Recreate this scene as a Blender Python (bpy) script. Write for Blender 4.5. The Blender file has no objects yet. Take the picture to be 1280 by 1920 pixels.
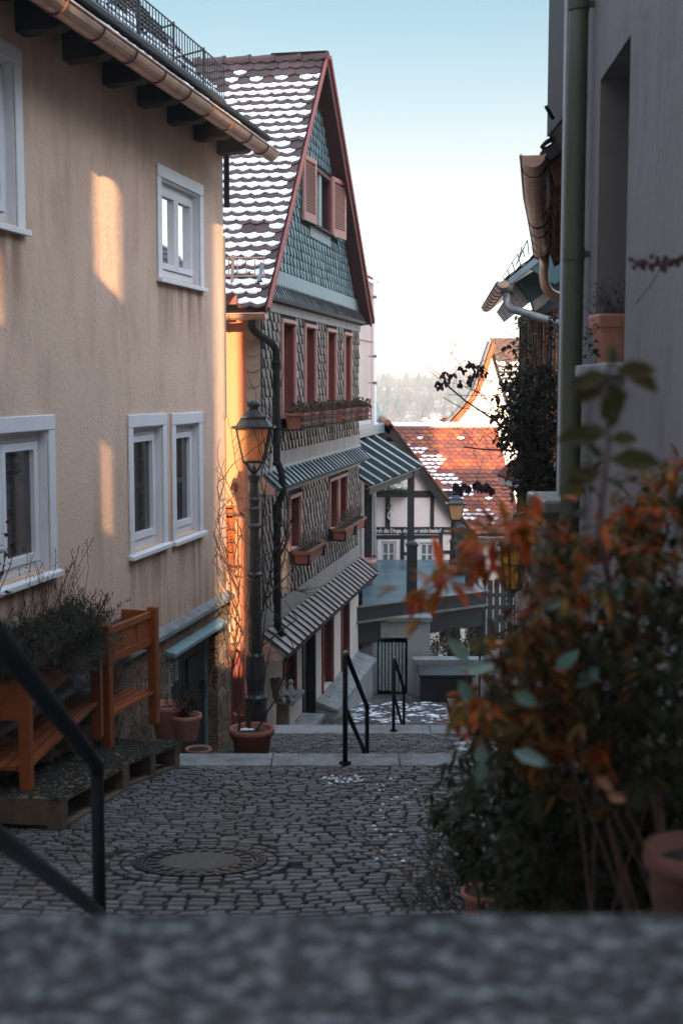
import bpy, math, random
from mathutils import Vector as V, noise
random.seed(7)
R = random.random
def U(a, b): return a + (b - a) * R()
SC = bpy.context.scene
# ---------------- camera ----------------
PITCH = math.radians(5.71); FPX = 2400.0
cd = bpy.data.cameras.new("camera"); cam = bpy.data.objects.new("camera", cd)
SC.collection.objects.link(cam); SC.camera = cam
cam.location = (0, 0, 0); cam.rotation_euler = (math.pi / 2 - PITCH, 0, 0)
cd.sensor_fit = 'VERTICAL'; cd.sensor_height = 36; cd.sensor_width = 24; cd.lens = 45
cd.clip_start = .05; cd.clip_end = 3000
cd.dof.use_dof = True; cd.dof.focus_distance = 16.5; cd.dof.aperture_fstop = 3.6
# ---------------- sky, sun, exposure ----------------
SUN = V((.088, -.93, .298)).normalized()
w = bpy.data.worlds.new("World"); SC.world = w; w.use_nodes = True
nt = w.node_tree; nt.nodes.clear()
sky = nt.nodes.new('ShaderNodeTexSky'); sky.sky_type = 'NISHITA'; sky.sun_disc = False
sky.sun_elevation = math.asin(SUN.z); sky.sun_rotation = math.atan2(SUN.x, SUN.y)
sky.air_density = 1.25; sky.dust_density = .7; sky.ozone_density = 1.6; sky.altitude = 200
bg = nt.nodes.new('ShaderNodeBackground'); bg.inputs['Strength'].default_value = .15
wo = nt.nodes.new('ShaderNodeOutputWorld')
# added ramp on the sky: overhead brightened to lift the shade, low band dimmed
_tc = nt.nodes.new('ShaderNodeTexCoord'); _sx = nt.nodes.new('ShaderNodeSeparateXYZ'); nt.links.new(_tc.outputs['Generated'], _sx.inputs[0])
_cr = nt.nodes.new('ShaderNodeValToRGB'); _e = _cr.color_ramp.elements; _e[0].position = 0; _e[1].position = 1
K = 8.0
for _i, (_z, _c) in enumerate([(0, (.40, .40, .50)), (.05, (.40, .40, .52)), (.17, (.39, .31, .28)), (.28, (.28, .30, .27)), (.36, (.6, .5, .4)), (.48, (3.4, 2.6, 2.1)), (1, (4.6, 3.5, 2.7))]):
    _q = _e[0] if _i == 0 else (_e[len(_e) - 1] if _z == 1 else _e.new(_z)); _q.position = _z; _q.color = (_c[0] / K, _c[1] / K, _c[2] / K, 1)
nt.links.new(_sx.outputs[2], _cr.inputs[0])
_m1 = nt.nodes.new('ShaderNodeVectorMath'); _m1.operation = 'MULTIPLY'; nt.links.new(sky.outputs[0], _m1.inputs[0]); nt.links.new(_cr.outputs[0], _m1.inputs[1])
_m2 = nt.nodes.new('ShaderNodeVectorMath'); _m2.operation = 'SCALE'; _m2.inputs['Scale'].default_value = K; nt.links.new(_m1.outputs[0], _m2.inputs[0])
nt.links.new(_m2.outputs[0], bg.inputs[0]); nt.links.new(bg.outputs[0], wo.inputs[0])
sl = bpy.data.lights.new("sun", 'SUN'); sl.energy = 4.8; sl.angle = math.radians(.3); sl.color = (1, .66, .38)
so = bpy.data.objects.new("sun", sl); SC.collection.objects.link(so)
so.rotation_euler = SUN.to_track_quat('Z', 'Y').to_euler(); so.location = (0, -20, 20)
SC.view_settings.view_transform = 'Standard'; SC.view_settings.look = 'None'
SC.view_settings.exposure = 1.76; SC.view_settings.gamma = 1; SC.view_settings.use_curve_mapping = False

# ---------------- measuring helpers ----------------
CP, SP = math.cos(PITCH), math.sin(PITCH)
def ray(px, py):
    u = (px - 640) / FPX; v = (960 - py) / FPX
    return V((u, CP + v * SP, -SP + v * CP))
def P(px, py, y):
    r = ray(px, py); return r * (y / r.y)
class Frame:
    """a plane: origin O, axis A along, B up, N outward"""
    def __init__(s, O, A, B=(0, 0, 1), N=None):
        s.O = V(O); s.A = V(A).normalized(); s.B = V(B).normalized()
        s.N = V(N).normalized() if N else s.A.cross(s.B).normalized()
    def __call__(s, a, b, n=0): return s.O + s.A * a + s.B * b + s.N * n
    def px(s, px, py):
        r = ray(px, py); t = s.O.dot(s.N) / r.dot(s.N); d = r * t - s.O
        return d.dot(s.A), d.dot(s.B)
def street(X0, m, side=1):       # vertical wall x = X0 + m*y ; side 1 faces +x
    return Frame((X0, 0, 0), (m, 1, 0), (0, 0, 1), (side, -m * side, 0))

# ---------------- mesh builder ----------------
class MB:
    def __init__(s): s.v = []; s.f = []
    def add(s, vs, fs):
        k = len(s.v); s.v += [tuple(p) for p in vs]; s.f += [tuple(i + k for i in f) for f in fs]
    def poly(s, pts): s.add(pts, [tuple(range(len(pts)))])
    def fbox(s, F, a0, a1, b0, b1, n0, n1):
        vs = [F(a, b, n) for a in (a0, a1) for b in (b0, b1) for n in (n0, n1)]
        s.add(vs, [(0, 1, 3, 2), (4, 6, 7, 5), (0, 4, 5, 1), (2, 3, 7, 6), (0, 2, 6, 4), (1, 5, 7, 3)])
    def box(s, x0, x1, y0, y1, z0, z1): s.fbox(WF, x0, x1, y0, y1, z0, z1)
    def extr(s, pts, d):            # polygon extruded by vector d
        n = len(pts); d = V(d); vs = [V(p) for p in pts] + [V(p) + d for p in pts]
        s.add(vs, [tuple(range(n))[::-1], tuple(range(n, 2 * n))] + [(i, (i + 1) % n, n + (i + 1) % n, n + i) for i in range(n)])
    def tube(s, pts, r, seg=8, cap=True):
        pts = [V(p) for p in pts]; n = len(pts)
        if not hasattr(r, '__len__'): r = [r] * n
        vs = []; up = V((.31, .2, .93))
        for i, p in enumerate(pts):
            t = (pts[min(i + 1, n - 1)] - pts[max(i - 1, 0)])
            if t.length < 1e-9: t = V((0, 0, 1))
            t.normalize(); a = t.cross(up)
            if a.length < .05: a = t.cross(V((1, 0, 0)))
            a.normalize(); b = t.cross(a)
            for k in range(seg):
                q = 2 * math.pi * k / seg; vs.append(p + (a * math.cos(q) + b * math.sin(q)) * r[i])
        fs = [(i * seg + k, i * seg + (k + 1) % seg, (i + 1) * seg + (k + 1) % seg, (i + 1) * seg + k) for i in range(n - 1) for k in range(seg)]
        if cap: fs += [tuple(range(seg))[::-1], tuple(range((n - 1) * seg, n * seg))]
        s.add(vs, fs)
    def lathe(s, c, prof, seg=20, ax=None, rot=0, cap=True):  # prof [(r,z)...] about vertical axis at c
        c = V(c); vs = []
        for r, z in prof:
            for k in range(seg):
                q = 2 * math.pi * k / seg + rot; vs.append(c + V((r * math.cos(q), r * math.sin(q), z)))
        n = len(prof)
        fs = [(i * seg + k, i * seg + (k + 1) % seg, (i + 1) * seg + (k + 1) % seg, (i + 1) * seg + k) for i in range(n - 1) for k in range(seg)]
        if cap: fs += [tuple(range(seg))[::-1], tuple(range((n - 1) * seg, n * seg))]
        s.add(vs, fs)
    def blob(s, c, r, sq=(1, 1, 1), n=8, m=6, j=.15):
        prof = []; c = V(c); vs = []
        for i in range(m + 1):
            th = math.pi * i / m
            for k in range(n):
                q = 2 * math.pi * k / n; rr = r * (1 + U(-j, j))
                vs.append(c + V((math.sin(th) * math.cos(q) * sq[0], math.sin(th) * math.sin(q) * sq[1], math.cos(th) * sq[2])) * rr)
        s.add(vs, [(i * n + k, (i + 1) * n + k, (i + 1) * n + (k + 1) % n, i * n + (k + 1) % n) for i in range(m) for k in range(n)])
    def leaf(s, p, d, up, L, W, fold=.15, curl=.0):     # one leaf, 6 points folded on its midrib
        d = d.normalized(); sd = d.cross(up)
        if sd.length < .01: sd = V((1, 0, 0))
        sd.normalize(); n = sd.cross(d)
        m1 = p + d * L * .35; m2 = p + d * L * .72 - n * curl * L * .3; t = p + d * L - n * curl * L
        e = n * W * fold
        s.add([p, m1 + sd * W * .5 + e, m2 + sd * W * .38 + e, t, m2 - sd * W * .38 + e, m1 - sd * W * .5 + e, m1, m2],
              [(0, 6, 1), (6, 7, 2, 1), (7, 3, 2), (0, 5, 6), (6, 5, 4, 7), (7, 4, 3)])
    def build(s, name, mat, parent=None, smooth=False, bevel=0):
        me = bpy.data.meshes.new(name); off = V((0, 0, 0)); q = parent
        while q is not None: off = off + V(q.location); q = q.parent
        me.from_pydata([(p[0] - off[0], p[1] - off[1], p[2] - off[2]) for p in s.v], [], s.f); me.update()
        if smooth: me.polygons.foreach_set('use_smooth', [True] * len(me.polygons))
        o = bpy.data.objects.new(name, me); SC.collection.objects.link(o)
        if mat: me.materials.append(mat)
        if parent is not None: o.parent = parent
        if bevel:
            b = o.modifiers.new('bevel', 'BEVEL'); b.width = bevel; b.segments = 2; b.limit_method = 'ANGLE'
        return o
WF = Frame((0, 0, 0), (1, 0, 0), (0, 1, 0), (0, 0, 1))
def one(name, mat, parent=None, smooth=False, bevel=0):   # decorator style one-shot builder
    def deco(fn):
        m = MB(); fn(m); return m.build(name, mat, parent, smooth, bevel)
    return deco
def tag(o, label, cat, group=None):
    o['label'] = label; o['category'] = cat
    if group: o['group'] = group
    return o
def kind(o, k): o['kind'] = k; return o
def thing(name, loc, label, cat, group=None):
    o = bpy.data.objects.new(name, None); SC.collection.objects.link(o); o.location = loc
    o.empty_display_size = .2
    return tag(o, label, cat, group)
def lab(o, l): o['label'] = l; return o

# ---------------- materials ----------------
def S(r, g, b):
    f = lambda c: (c / 255 / 12.92) if c / 255 <= .04045 else ((c / 255 + .055) / 1.055) ** 2.4
    return (f(r), f(g), f(b))
def M(name, col, rough=.75, var=.18, vs=3.0, isl=0, bump=0, bs=40, metal=0, spec=.4, cols=None, stain=None, trans=0, vstr=(1, 1, 1), wear=None, emit=None, bd=.02, ior=0, svs=None):
    """procedural material: noise tone variation, per-piece variation, bump, optional stain colour (col, scale, lo, hi)"""
    m = bpy.data.materials.new(name); m.use_nodes = True; n = m.node_tree; N = n.nodes; Lk = n.links
    b = N['Principled BSDF']
    b.inputs['Roughness'].default_value = rough; b.inputs['Metallic'].default_value = metal
    b.inputs['Specular IOR Level'].default_value = spec
    if ior: b.inputs['IOR'].default_value = ior
    if trans: b.inputs['Transmission Weight'].default_value = trans
    tc = N.new('ShaderNodeTexCoord'); mp = N.new('ShaderNodeMapping'); mp.inputs['Scale'].default_value = vstr
    Lk.new(tc.outputs['Object'], mp.inputs[0])
    no = N.new('ShaderNodeTexNoise'); no.inputs['Scale'].default_value = vs; no.inputs['Detail'].default_value = 5; no.inputs['Roughness'].default_value = .62
    Lk.new(mp.outputs[0], no.inputs['Vector'])
    src = None
    if isl or cols:
        ge = N.new('ShaderNodeNewGeometry')
    if cols:
        cr = N.new('ShaderNodeValToRGB'); el = cr.color_ramp.elements
        while len(el) > 1: el.remove(el[0])
        for i, c in enumerate(cols):
            e = el[0] if i == 0 else el.new(i / (len(cols) - 1)); e.position = i / (len(cols) - 1); e.color = (*c, 1)
        cr.color_ramp.interpolation = 'LINEAR'
        Lk.new(ge.outputs['Random Per Island'], cr.inputs[0]); src = cr.outputs[0]
    hs = N.new('ShaderNodeHueSaturation')
    if src: Lk.new(src, hs.inputs['Color'])
    else: hs.inputs['Color'].default_value = (*col, 1)
    mr = N.new('ShaderNodeMapRange'); mr.inputs['From Min'].default_value = .25; mr.inputs['From Max'].default_value = .75
    mr.inputs['To Min'].default_value = 1 - var; mr.inputs['To Max'].default_value = 1 + var
    Lk.new(no.outputs[0], mr.inputs[0]); val = mr.outputs[0]
    if isl:
        m2 = N.new('ShaderNodeMapRange'); m2.inputs['To Min'].default_value = 1 - isl; m2.inputs['To Max'].default_value = 1 + isl
        Lk.new(ge.outputs['Random Per Island'], m2.inputs[0])
        mu = N.new('ShaderNodeMath'); mu.operation = 'MULTIPLY'; Lk.new(val, mu.inputs[0]); Lk.new(m2.outputs[0], mu.inputs[1]); val = mu.outputs[0]
    Lk.new(val, hs.inputs['Value']); out = hs.outputs[0]
    if stain:
        c, sc, lo, hi = stain
        n2 = N.new('ShaderNodeTexNoise'); n2.inputs['Scale'].default_value = sc; n2.inputs['Detail'].default_value = 7; n2.inputs['Roughness'].default_value = .7
        if svs:
            mq = N.new('ShaderNodeMapping'); mq.inputs['Scale'].default_value = svs; Lk.new(tc.outputs['Object'], mq.inputs[0]); Lk.new(mq.outputs[0], n2.inputs['Vector'])
        else: Lk.new(mp.outputs[0], n2.inputs['Vector'])
        m3 = N.new('ShaderNodeMapRange'); m3.inputs['From Min'].default_value = lo; m3.inputs['From Max'].default_value = hi
        Lk.new(n2.outputs[0], m3.inputs[0])
        mx = N.new('ShaderNodeMix'); mx.data_type = 'RGBA'
        Lk.new(m3.outputs[0], mx.inputs[0]); Lk.new(out, mx.inputs[6]); mx.inputs[7].default_value = (*c, 1); out = mx.outputs[2]
    Lk.new(out, b.inputs['Base Color'])
    if bump:
        n3 = N.new('ShaderNodeTexNoise'); n3.inputs['Scale'].default_value = bs; n3.inputs['Detail'].default_value = 6; n3.inputs['Roughness'].default_value = .6
        Lk.new(mp.outputs[0], n3.inputs['Vector'])
        bp = N.new('ShaderNodeBump'); bp.inputs['Strength'].default_value = min(1, bump); bp.inputs['Distance'].default_value = bd
        Lk.new(n3.outputs[0], bp.inputs['Height']); Lk.new(bp.outputs[0], b.inputs['Normal'])
    if emit:
        b.inputs['Emission Color'].default_value = (*emit[0], 1); b.inputs['Emission Strength'].default_value = emit[1]
    return m
def leafy(name, cols, rough=.7, tr=.35, var=.25):
    m = M(name, cols[0], rough, var, 12, cols=cols, spec=.18); n = m.node_tree; b = n.nodes['Principled BSDF']
    o = n.nodes['Material Output']; t = n.nodes.new('ShaderNodeBsdfTranslucent'); mx = n.nodes.new('ShaderNodeMixShader'); mx.inputs[0].default_value = tr
    c = b.inputs['Base Color'].links[0].from_socket; n.links.new(c, t.inputs[0])
    n.links.new(b.outputs[0], mx.inputs[1]); n.links.new(t.outputs[0], mx.inputs[2]); n.links.new(mx.outputs[0], o.inputs[0])
    return m
def rubble(name):
    m = M(name, (.2, .15, .11), .9, .25, 5, bump=.6, bs=30); n = m.node_tree; N = n.nodes; L = n.links; b = N['Principled BSDF']
    tc = N.new('ShaderNodeTexCoord'); no = N.new('ShaderNodeTexNoise'); no.inputs['Scale'].default_value = 4; L.new(tc.outputs['Object'], no.inputs['Vector'])
    mx = N.new('ShaderNodeMix'); mx.data_type = 'RGBA'; mx.inputs[0].default_value = .3; L.new(tc.outputs['Object'], mx.inputs[6]); L.new(no.outputs[1], mx.inputs[7])
    mp = N.new('ShaderNodeMapping'); mp.inputs['Scale'].default_value = (1, 1, 1.5); L.new(mx.outputs[2], mp.inputs[0])
    vo = N.new('ShaderNodeTexVoronoi'); vo.feature = 'DISTANCE_TO_EDGE'; vo.inputs['Scale'].default_value = 6.5; L.new(mp.outputs[0], vo.inputs['Vector'])
    vc = N.new('ShaderNodeTexVoronoi'); vc.inputs['Scale'].default_value = 6.5; L.new(mp.outputs[0], vc.inputs['Vector'])
    cr = N.new('ShaderNodeValToRGB'); e = cr.color_ramp.elements; e[0].color = (.17, .12, .085, 1); e[1].color = (.3, .22, .16, 1); x = e.new(.5); x.color = (.22, .12, .07, 1)
    sx = N.new('ShaderNodeSeparateColor'); L.new(vc.outputs['Color'], sx.inputs[0]); L.new(sx.outputs[0], cr.inputs[0])
    mr = N.new('ShaderNodeMapRange'); mr.inputs['From Max'].default_value = .05; L.new(vo.outputs['Distance'], mr.inputs[0])
    m2 = N.new('ShaderNodeMix'); m2.data_type = 'RGBA'; L.new(mr.outputs[0], m2.inputs[0]); m2.inputs[6].default_value = (.13, .10, .08, 1)
    m4 = N.new('ShaderNodeMix'); m4.data_type = 'RGBA'; m4.blend_type = 'MULTIPLY'; m4.inputs[0].default_value = .7
    n5 = N.new('ShaderNodeTexNoise'); n5.inputs['Scale'].default_value = 22; n5.inputs['Detail'].default_value = 6; L.new(tc.outputs['Object'], n5.inputs['Vector'])
    r5 = N.new('ShaderNodeMapRange'); r5.inputs['To Min'].default_value = .3; r5.inputs['To Max'].default_value = 1.7; L.new(n5.outputs[0], r5.inputs[0])
    L.new(cr.outputs[0], m4.inputs[6]); L.new(r5.outputs[0], m4.inputs[7]); L.new(m4.outputs[2], m2.inputs[7]); L.new(m2.outputs[2], b.inputs['Base Color'])
    bp = N.new('ShaderNodeBump'); bp.inputs['Strength'].default_value = 1; bp.inputs['Distance'].default_value = .08
    ad = N.new('ShaderNodeMath'); ad.operation = 'MULTIPLY_ADD'; L.new(n5.outputs[0], ad.inputs[0]); ad.inputs[1].default_value = .4; L.new(mr.outputs[0], ad.inputs[2])
    L.new(ad.outputs[0], bp.inputs['Height']); L.new(bp.outputs[0], b.inputs['Normal'])
    return m
m_plaster = M('peach_plaster', (.72, .495, .365), .9, .09, 1.3, bump=.6, bs=36, bd=.018, stain=((.36, .23, .16), 1.5, .48, .88), vstr=(1, 1, .8), svs=(1.5, 1.5, .55))
def dirt_on_plaster(m, sills, zbase):
    n = m.node_tree; N = n.nodes; L = n.links; b = N['Principled BSDF']; src = b.inputs['Base Color'].links[0].from_socket
    tc = N.new('ShaderNodeTexCoord'); ge = N.new('ShaderNodeNewGeometry'); sp = N.new('ShaderNodeSeparateXYZ'); L.new(ge.outputs['Position'], sp.inputs[0])
    mp = N.new('ShaderNodeMapping'); mp.inputs['Scale'].default_value = (9, 9, .8); L.new(ge.outputs['Position'], mp.inputs[0])
    no = N.new('ShaderNodeTexNoise'); no.inputs['Scale'].default_value = 1; no.inputs['Detail'].default_value = 4; L.new(mp.outputs[0], no.inputs['Vector'])
    def mr(s, a, b_, c, d):
        q = N.new('ShaderNodeMapRange'); q.interpolation_type = 'SMOOTHSTEP'
        for k_, v_ in (('From Min', a), ('From Max', b_), ('To Min', c), ('To Max', d)): q.inputs[k_].default_value = v_
        L.new(s, q.inputs[0]); return q.outputs[0]
    def mul(p, q, op='MULTIPLY'):
        r = N.new('ShaderNodeMath'); r.operation = op; L.new(p, r.inputs[0]); L.new(q, r.inputs[1]); return r.outputs[0]
    tot = mr(sp.outputs[2], zbase + .05, zbase + .75, .75, 0)
    for (y0, y1, z) in sills:
        k_ = mul(mul(mr(sp.outputs[1], y0 - .06, y0 + .1, 0, 1), mr(sp.outputs[1], y1 - .1, y1 + .06, 1, 0)), mul(mr(sp.outputs[2], z - .75, z, 0, 1), mr(sp.outputs[2], z - .0, z + .03, 1, 0))); tot = mul(tot, k_, 'MAXIMUM')
    tot = mul(tot, mr(no.outputs[0], .35, .68, .1, .8))
    mx = N.new('ShaderNodeMix'); mx.data_type = 'RGBA'; L.new(tot, mx.inputs[0]); L.new(src, mx.inputs[6]); mx.inputs[7].default_value = (.26, .15, .10, 1); L.new(mx.outputs[2], b.inputs['Base Color'])
m_yellow = M('yellow_plaster', (.62, .225, .115), .9, .06, 2, bump=.2, bs=50, stain=((.62, .34, .14), 3, .6, .9))
m_pink = M('pink_plaster', (.62, .50, .46), .9, .08, 1.5, bump=.2, bs=50, stain=((.42, .30, .25), 3, .55, .9), vstr=(1, 1, .4))
m_cream = M('cream_plaster', (.62, .53, .48), .9, .08, 2, bump=.15, bs=40, stain=((.45, .36, .3), 2.5, .6, .9), vstr=(1, 1, .5))
m_greyplaster = M('grey_plaster', (.30, .31, .31), .9, .15, 2, bump=.3, bs=30, stain=((.14, .14, .14), 3, .5, .8), vstr=(1, 1, .5))
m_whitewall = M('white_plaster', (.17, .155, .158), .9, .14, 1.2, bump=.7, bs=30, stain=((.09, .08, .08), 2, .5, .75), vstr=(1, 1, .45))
m_white = M('white_paint', (.74, .73, .74), .45, .05, 4, bump=.05, bs=30, stain=((.5, .46, .44), 6, .62, .9))
m_rubble = rubble('rubble_stone')
m_stone = M('pale_granite', (.24, .25, .25), .85, .35, 25, bump=.5, bs=60, stain=((.09, .095, .09), 4, .45, .75))
m_ledge = M('speckled_granite', (.03, .028, .028), .9, .8, 4, bump=1, bs=110, spec=.25, stain=((.26, .262, .262), 40, .48, .68))
m_cobble = M('cobble_stone', (.14, .14, .14), .5, .4, 22, bump=1, bs=60, spec=.45, cols=[(.05, .05, .052), (.10, .095, .09), (.13, .125, .12), (.075, .078, .082), (.115, .095, .08), (.16, .165, .165), (.065, .062, .058)])
m_mortar = M('joint_earth', (.042, .039, .031), .95, .5, 12, bump=.8, bs=60, stain=((.022, .032, .010), 1.5, .42, .6))
m_snow = M('snow', (.86, .89, .93), .6, .05, 9, bump=.35, bs=30, spec=.3)
m_slate = M('slate_cladding', (.155, .128, .118), .5, .25, 9, isl=.45, bump=.3, bs=30, spec=.5, vstr=(1, 1, .4), stain=((.24, .20, .185), 2.5, .5, .8))
m_slate_green = M('green_slate', (.15, .25, .275), .5, .18, 7, isl=.32, bump=.3, bs=25, spec=.5, vstr=(1, 1, .5), stain=((.24, .31, .32), 5, .5, .8))
m_slateband = M('slate_band', (.25, .24, .24), .55, .25, 9, bump=.3, bs=30, vstr=(1, 1, .3), stain=((.16, .14, .14), 6, .5, .7))
m_slateband_green = M('green_slate_band', (.26, .33, .34), .55, .2, 9, bump=.25, bs=30, vstr=(1, 1, .3))
m_edge_shade = M('slate_edge_shade', (.06, .055, .052), .8, .2, 5)  # dark colour on slate side faces stands in for the shadow lines between slates
m_edge_shade_green = M('green_slate_edge_shade', (.075, .105, .112), .8, .2, 5)  # same painted shadow lines for the gable slates
m_backing = M('dark_backing', (.015, .015, .017), .9, .2, 5)
m_scallop = M('scalloped_slate', (.30, .22, .16), .6, .2, 9, isl=.12, bump=.25, bs=25)
m_tile = M('beaver_tail_tile', (.072, .042, .038), .8, .3, 14, isl=.3, bump=.4, bs=60, stain=((.05, .035, .03), 5, .5, .78))
m_tile_or = M('orange_tile', (.42, .1, .035), .7, .22, 12, bump=.35, bs=50, cols=[(.15, .04, .026), (.22, .055, .026), (.27, .085, .028), (.18, .048, .03), (.10, .036, .032)], stain=((.12, .05, .04), 1.1, .5, .72))
m_tile_dark = M('dark_tile', (.06, .045, .04), .8, .3, 14, isl=.3, bump=.4, bs=60)
m_redwood = M('dark_red_wood', (.13, .028, .022), .55, .2, 12, bump=.15, bs=30)
m_redpaint = M('red_paint', (.26, .06, .045), .5, .15, 12, bump=.1, bs=30)
m_pinkwood = M('pink_wood', (.42, .22, .18), .6, .15, 12, bump=.1, bs=30)
m_darkwood = M('dark_wood', (.022, .018, .016), .7, .3, 10, bump=.3, bs=30)
m_beam = M('dark_beam', (.016, .018, .02), .6, .3, 10, bump=.25, bs=30)
m_orangewood = M('orange_wood', (.27, .066, .012), .6, .3, 40, bump=.35, bs=50, vstr=(.25, .25, .25), isl=.12, stain=((.09, .03, .012), 5, .5, .72))
m_oldwood = M('weathered_wood', (.13, .085, .055), .85, .3, 14, isl=.15, bump=.4, bs=40, stain=((.03, .045, .015), 5, .5, .75))
m_copper = M('weathered_copper', (.50, .32, .24), .42, .2, 5, bump=.08, bs=20, metal=.35, stain=((.22, .12, .08), 4, .5, .8))
m_zinc = M('dull_zinc', (.17, .17, .16), .45, .2, 6, metal=.5, bump=.06, bs=20)
m_lead = M('blue_grey_lead', (.2, .27, .30), .4, .2, 6, isl=.12, metal=.3, bump=.15, bs=12)
m_brownlead = M('brown_grey_lead', (.2, .18, .175), .38, .25, 6, isl=.12, metal=.3, bump=.15, bs=12)
m_iron = M('dark_iron', (.022, .028, .03), .42, .25, 20, bump=.15, bs=50, metal=.3, spec=.5)
m_steel = M('brushed_steel', (.10, .105, .11), .3, .2, 20, metal=.8)
m_rail = M('black_rail', (.008, .010, .011), .75, .2, 10, spec=.15)
m_rust = M('rusty_iron', (.13, .05, .03), .7, .3, 20, bump=.2)
m_glass = M('dark_glass', (.02, .024, .028), .04, .2, 2, spec=.8, ior=1.7)
m_glass_coat = M('coated_glass', (.03, .035, .04), .03, .2, 2, spec=1, ior=6)
m_curtain = M('pale_curtain', (.42, .44, .46), .8, .1, 8, vstr=(6, 6, .3), bump=.3, bs=8)  # pale folded curtain, drawn on the pane itself
m_amber = M('amber_glass', (.85, .42, .04), .25, .1, 6, trans=.25)
m_lampglass = M('frosted_glass', (.95, .60, .30), .35, .08, 5, trans=.75)
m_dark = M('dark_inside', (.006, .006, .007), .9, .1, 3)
m_terra = M('terracotta', (.28, .10, .06), .8, .2, 9, bump=.2, bs=30, stain=((.4, .25, .2), 6, .62, .85))
m_terra_dark = M('dark_terracotta', (.13, .05, .035), .8, .2, 9, bump=.2, bs=30)  # darker copy of the terracotta for the pot at the right edge
m_sheetroof = M('blue_slate_roof', (.03, .085, .12), .7, .2, 3)
m_terra_pink = M('pink_terracotta', (.38, .16, .11), .8, .15, 9, bump=.2, bs=30, stain=((.5, .4, .36), 5, .6, .8))
m_soil = M('soil', (.03, .022, .015), .95, .4, 30, bump=.8)
m_moss = M('moss', (.014, .017, .008), .95, .4, 30, bump=1, bs=70, stain=((.05, .045, .03), 14, .5, .7))
m_deck = M('wet_deck', (.075, .155, .185), .3, .25, 6, isl=.2, spec=.7, vstr=(.3, 3, 1))
m_black = M('black_paint', (.008, .009, .01), .6, .2, 5)
m_teal = M('teal_paint', (.035, .1, .115), .6, .15, 6)
m_tealdoor = M('teal_frame', (.16, .26, .28), .5, .2, 8)
m_greenpipe = M('green_pipe', (.05, .056, .032), .6, .15, 5, spec=.5)
m_bark = M('bark', (.05, .032, .025), .85, .3, 20, bump=.3)
m_stem = M('red_stem', (.07, .03, .022), .7, .3, 20)
m_hill = M('hill', (.08, .09, .08), .95, .3, .02, stain=((.40, .42, .42), .03, .5, .6))
m_forest = M('bare_wood', (.08, .09, .10), .95, .3, .05, cols=[(.05, .07, .085), (.09, .11, .12), (.07, .085, .10), (.045, .065, .075)])
m_conifer = M('conifer', (.012, .045, .055), .9, .3, .1, isl=.4)
m_houseno = M('brown_metal', (.16, .05, .02), .5, .1, 5)
m_sign = M('sign_plate', (.45, .43, .38), .6, .1, 30)
lf_bush = leafy('nandina_leaf', [(.02, .022, .006), (.05, .035, .006), (.014, .017, .006), (.11, .045, .008), (.02, .02, .008), (.16, .035, .012), (.10, .055, .008), (.018, .02, .008), (.14, .05, .010)])
lf_green = leafy('green_leaf', [(.012, .016, .004), (.022, .024, .006), (.014, .014, .005), (.035, .030, .008), (.010, .012, .005)])
lf_red = leafy('red_leaf', [(.34, .045, .012), (.40, .085, .012), (.21, .028, .012), (.34, .12, .012), (.13, .075, .010), (.06, .045, .010)])
lf_dark = leafy('climber_leaf', [(.018, .026, .014), (.03, .036, .018), (.035, .02, .016), (.022, .03, .02)])
lf_purple = leafy('purple_leaf', [(.06, .02, .035), (.045, .016, .025), (.03, .025, .02), (.07, .03, .04)])
lf_grey = leafy('grey_herb', [(.05, .052, .035), (.035, .036, .025), (.07, .07, .052), (.035, .028, .02)])
lf_heath = leafy('heather', [(.11, .07, .06), (.09, .08, .05), (.14, .10, .09)])
lf_flower = leafy('cyclamen', [(.16, .015, .03), (.05, .07, .025), (.04, .06, .03), (.22, .02, .03), (.07, .09, .05), (.05, .06, .03)])
# ---------------- shared building pieces ----------------
def wallsheet(F, a0, a1, b0, b1, holes=(), depth=.15, mb=None):
    mb = mb or MB(); As = sorted({a0, a1} | {h[0] for h in holes} | {h[1] for h in holes}); Bs = sorted({b0, b1} | {h[2] for h in holes} | {h[3] for h in holes})
    for i in range(len(As) - 1):
        for j in range(len(Bs) - 1):
            ca = (As[i] + As[i + 1]) / 2; cb = (Bs[j] + Bs[j + 1]) / 2
            if any(h[0] < ca < h[1] and h[2] < cb < h[3] for h in holes): continue
            mb.poly([F(As[i], Bs[j]), F(As[i + 1], Bs[j]), F(As[i + 1], Bs[j + 1]), F(As[i], Bs[j + 1])])
    for h in holes:
        c = [(h[0], h[2]), (h[1], h[2]), (h[1], h[3]), (h[0], h[3])]
        for k in range(4):
            p, q = c[k], c[(k + 1) % 4]
            mb.poly([F(*p, 0), F(*q, 0), F(*q, -depth), F(*p, -depth)])
    return mb
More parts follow.
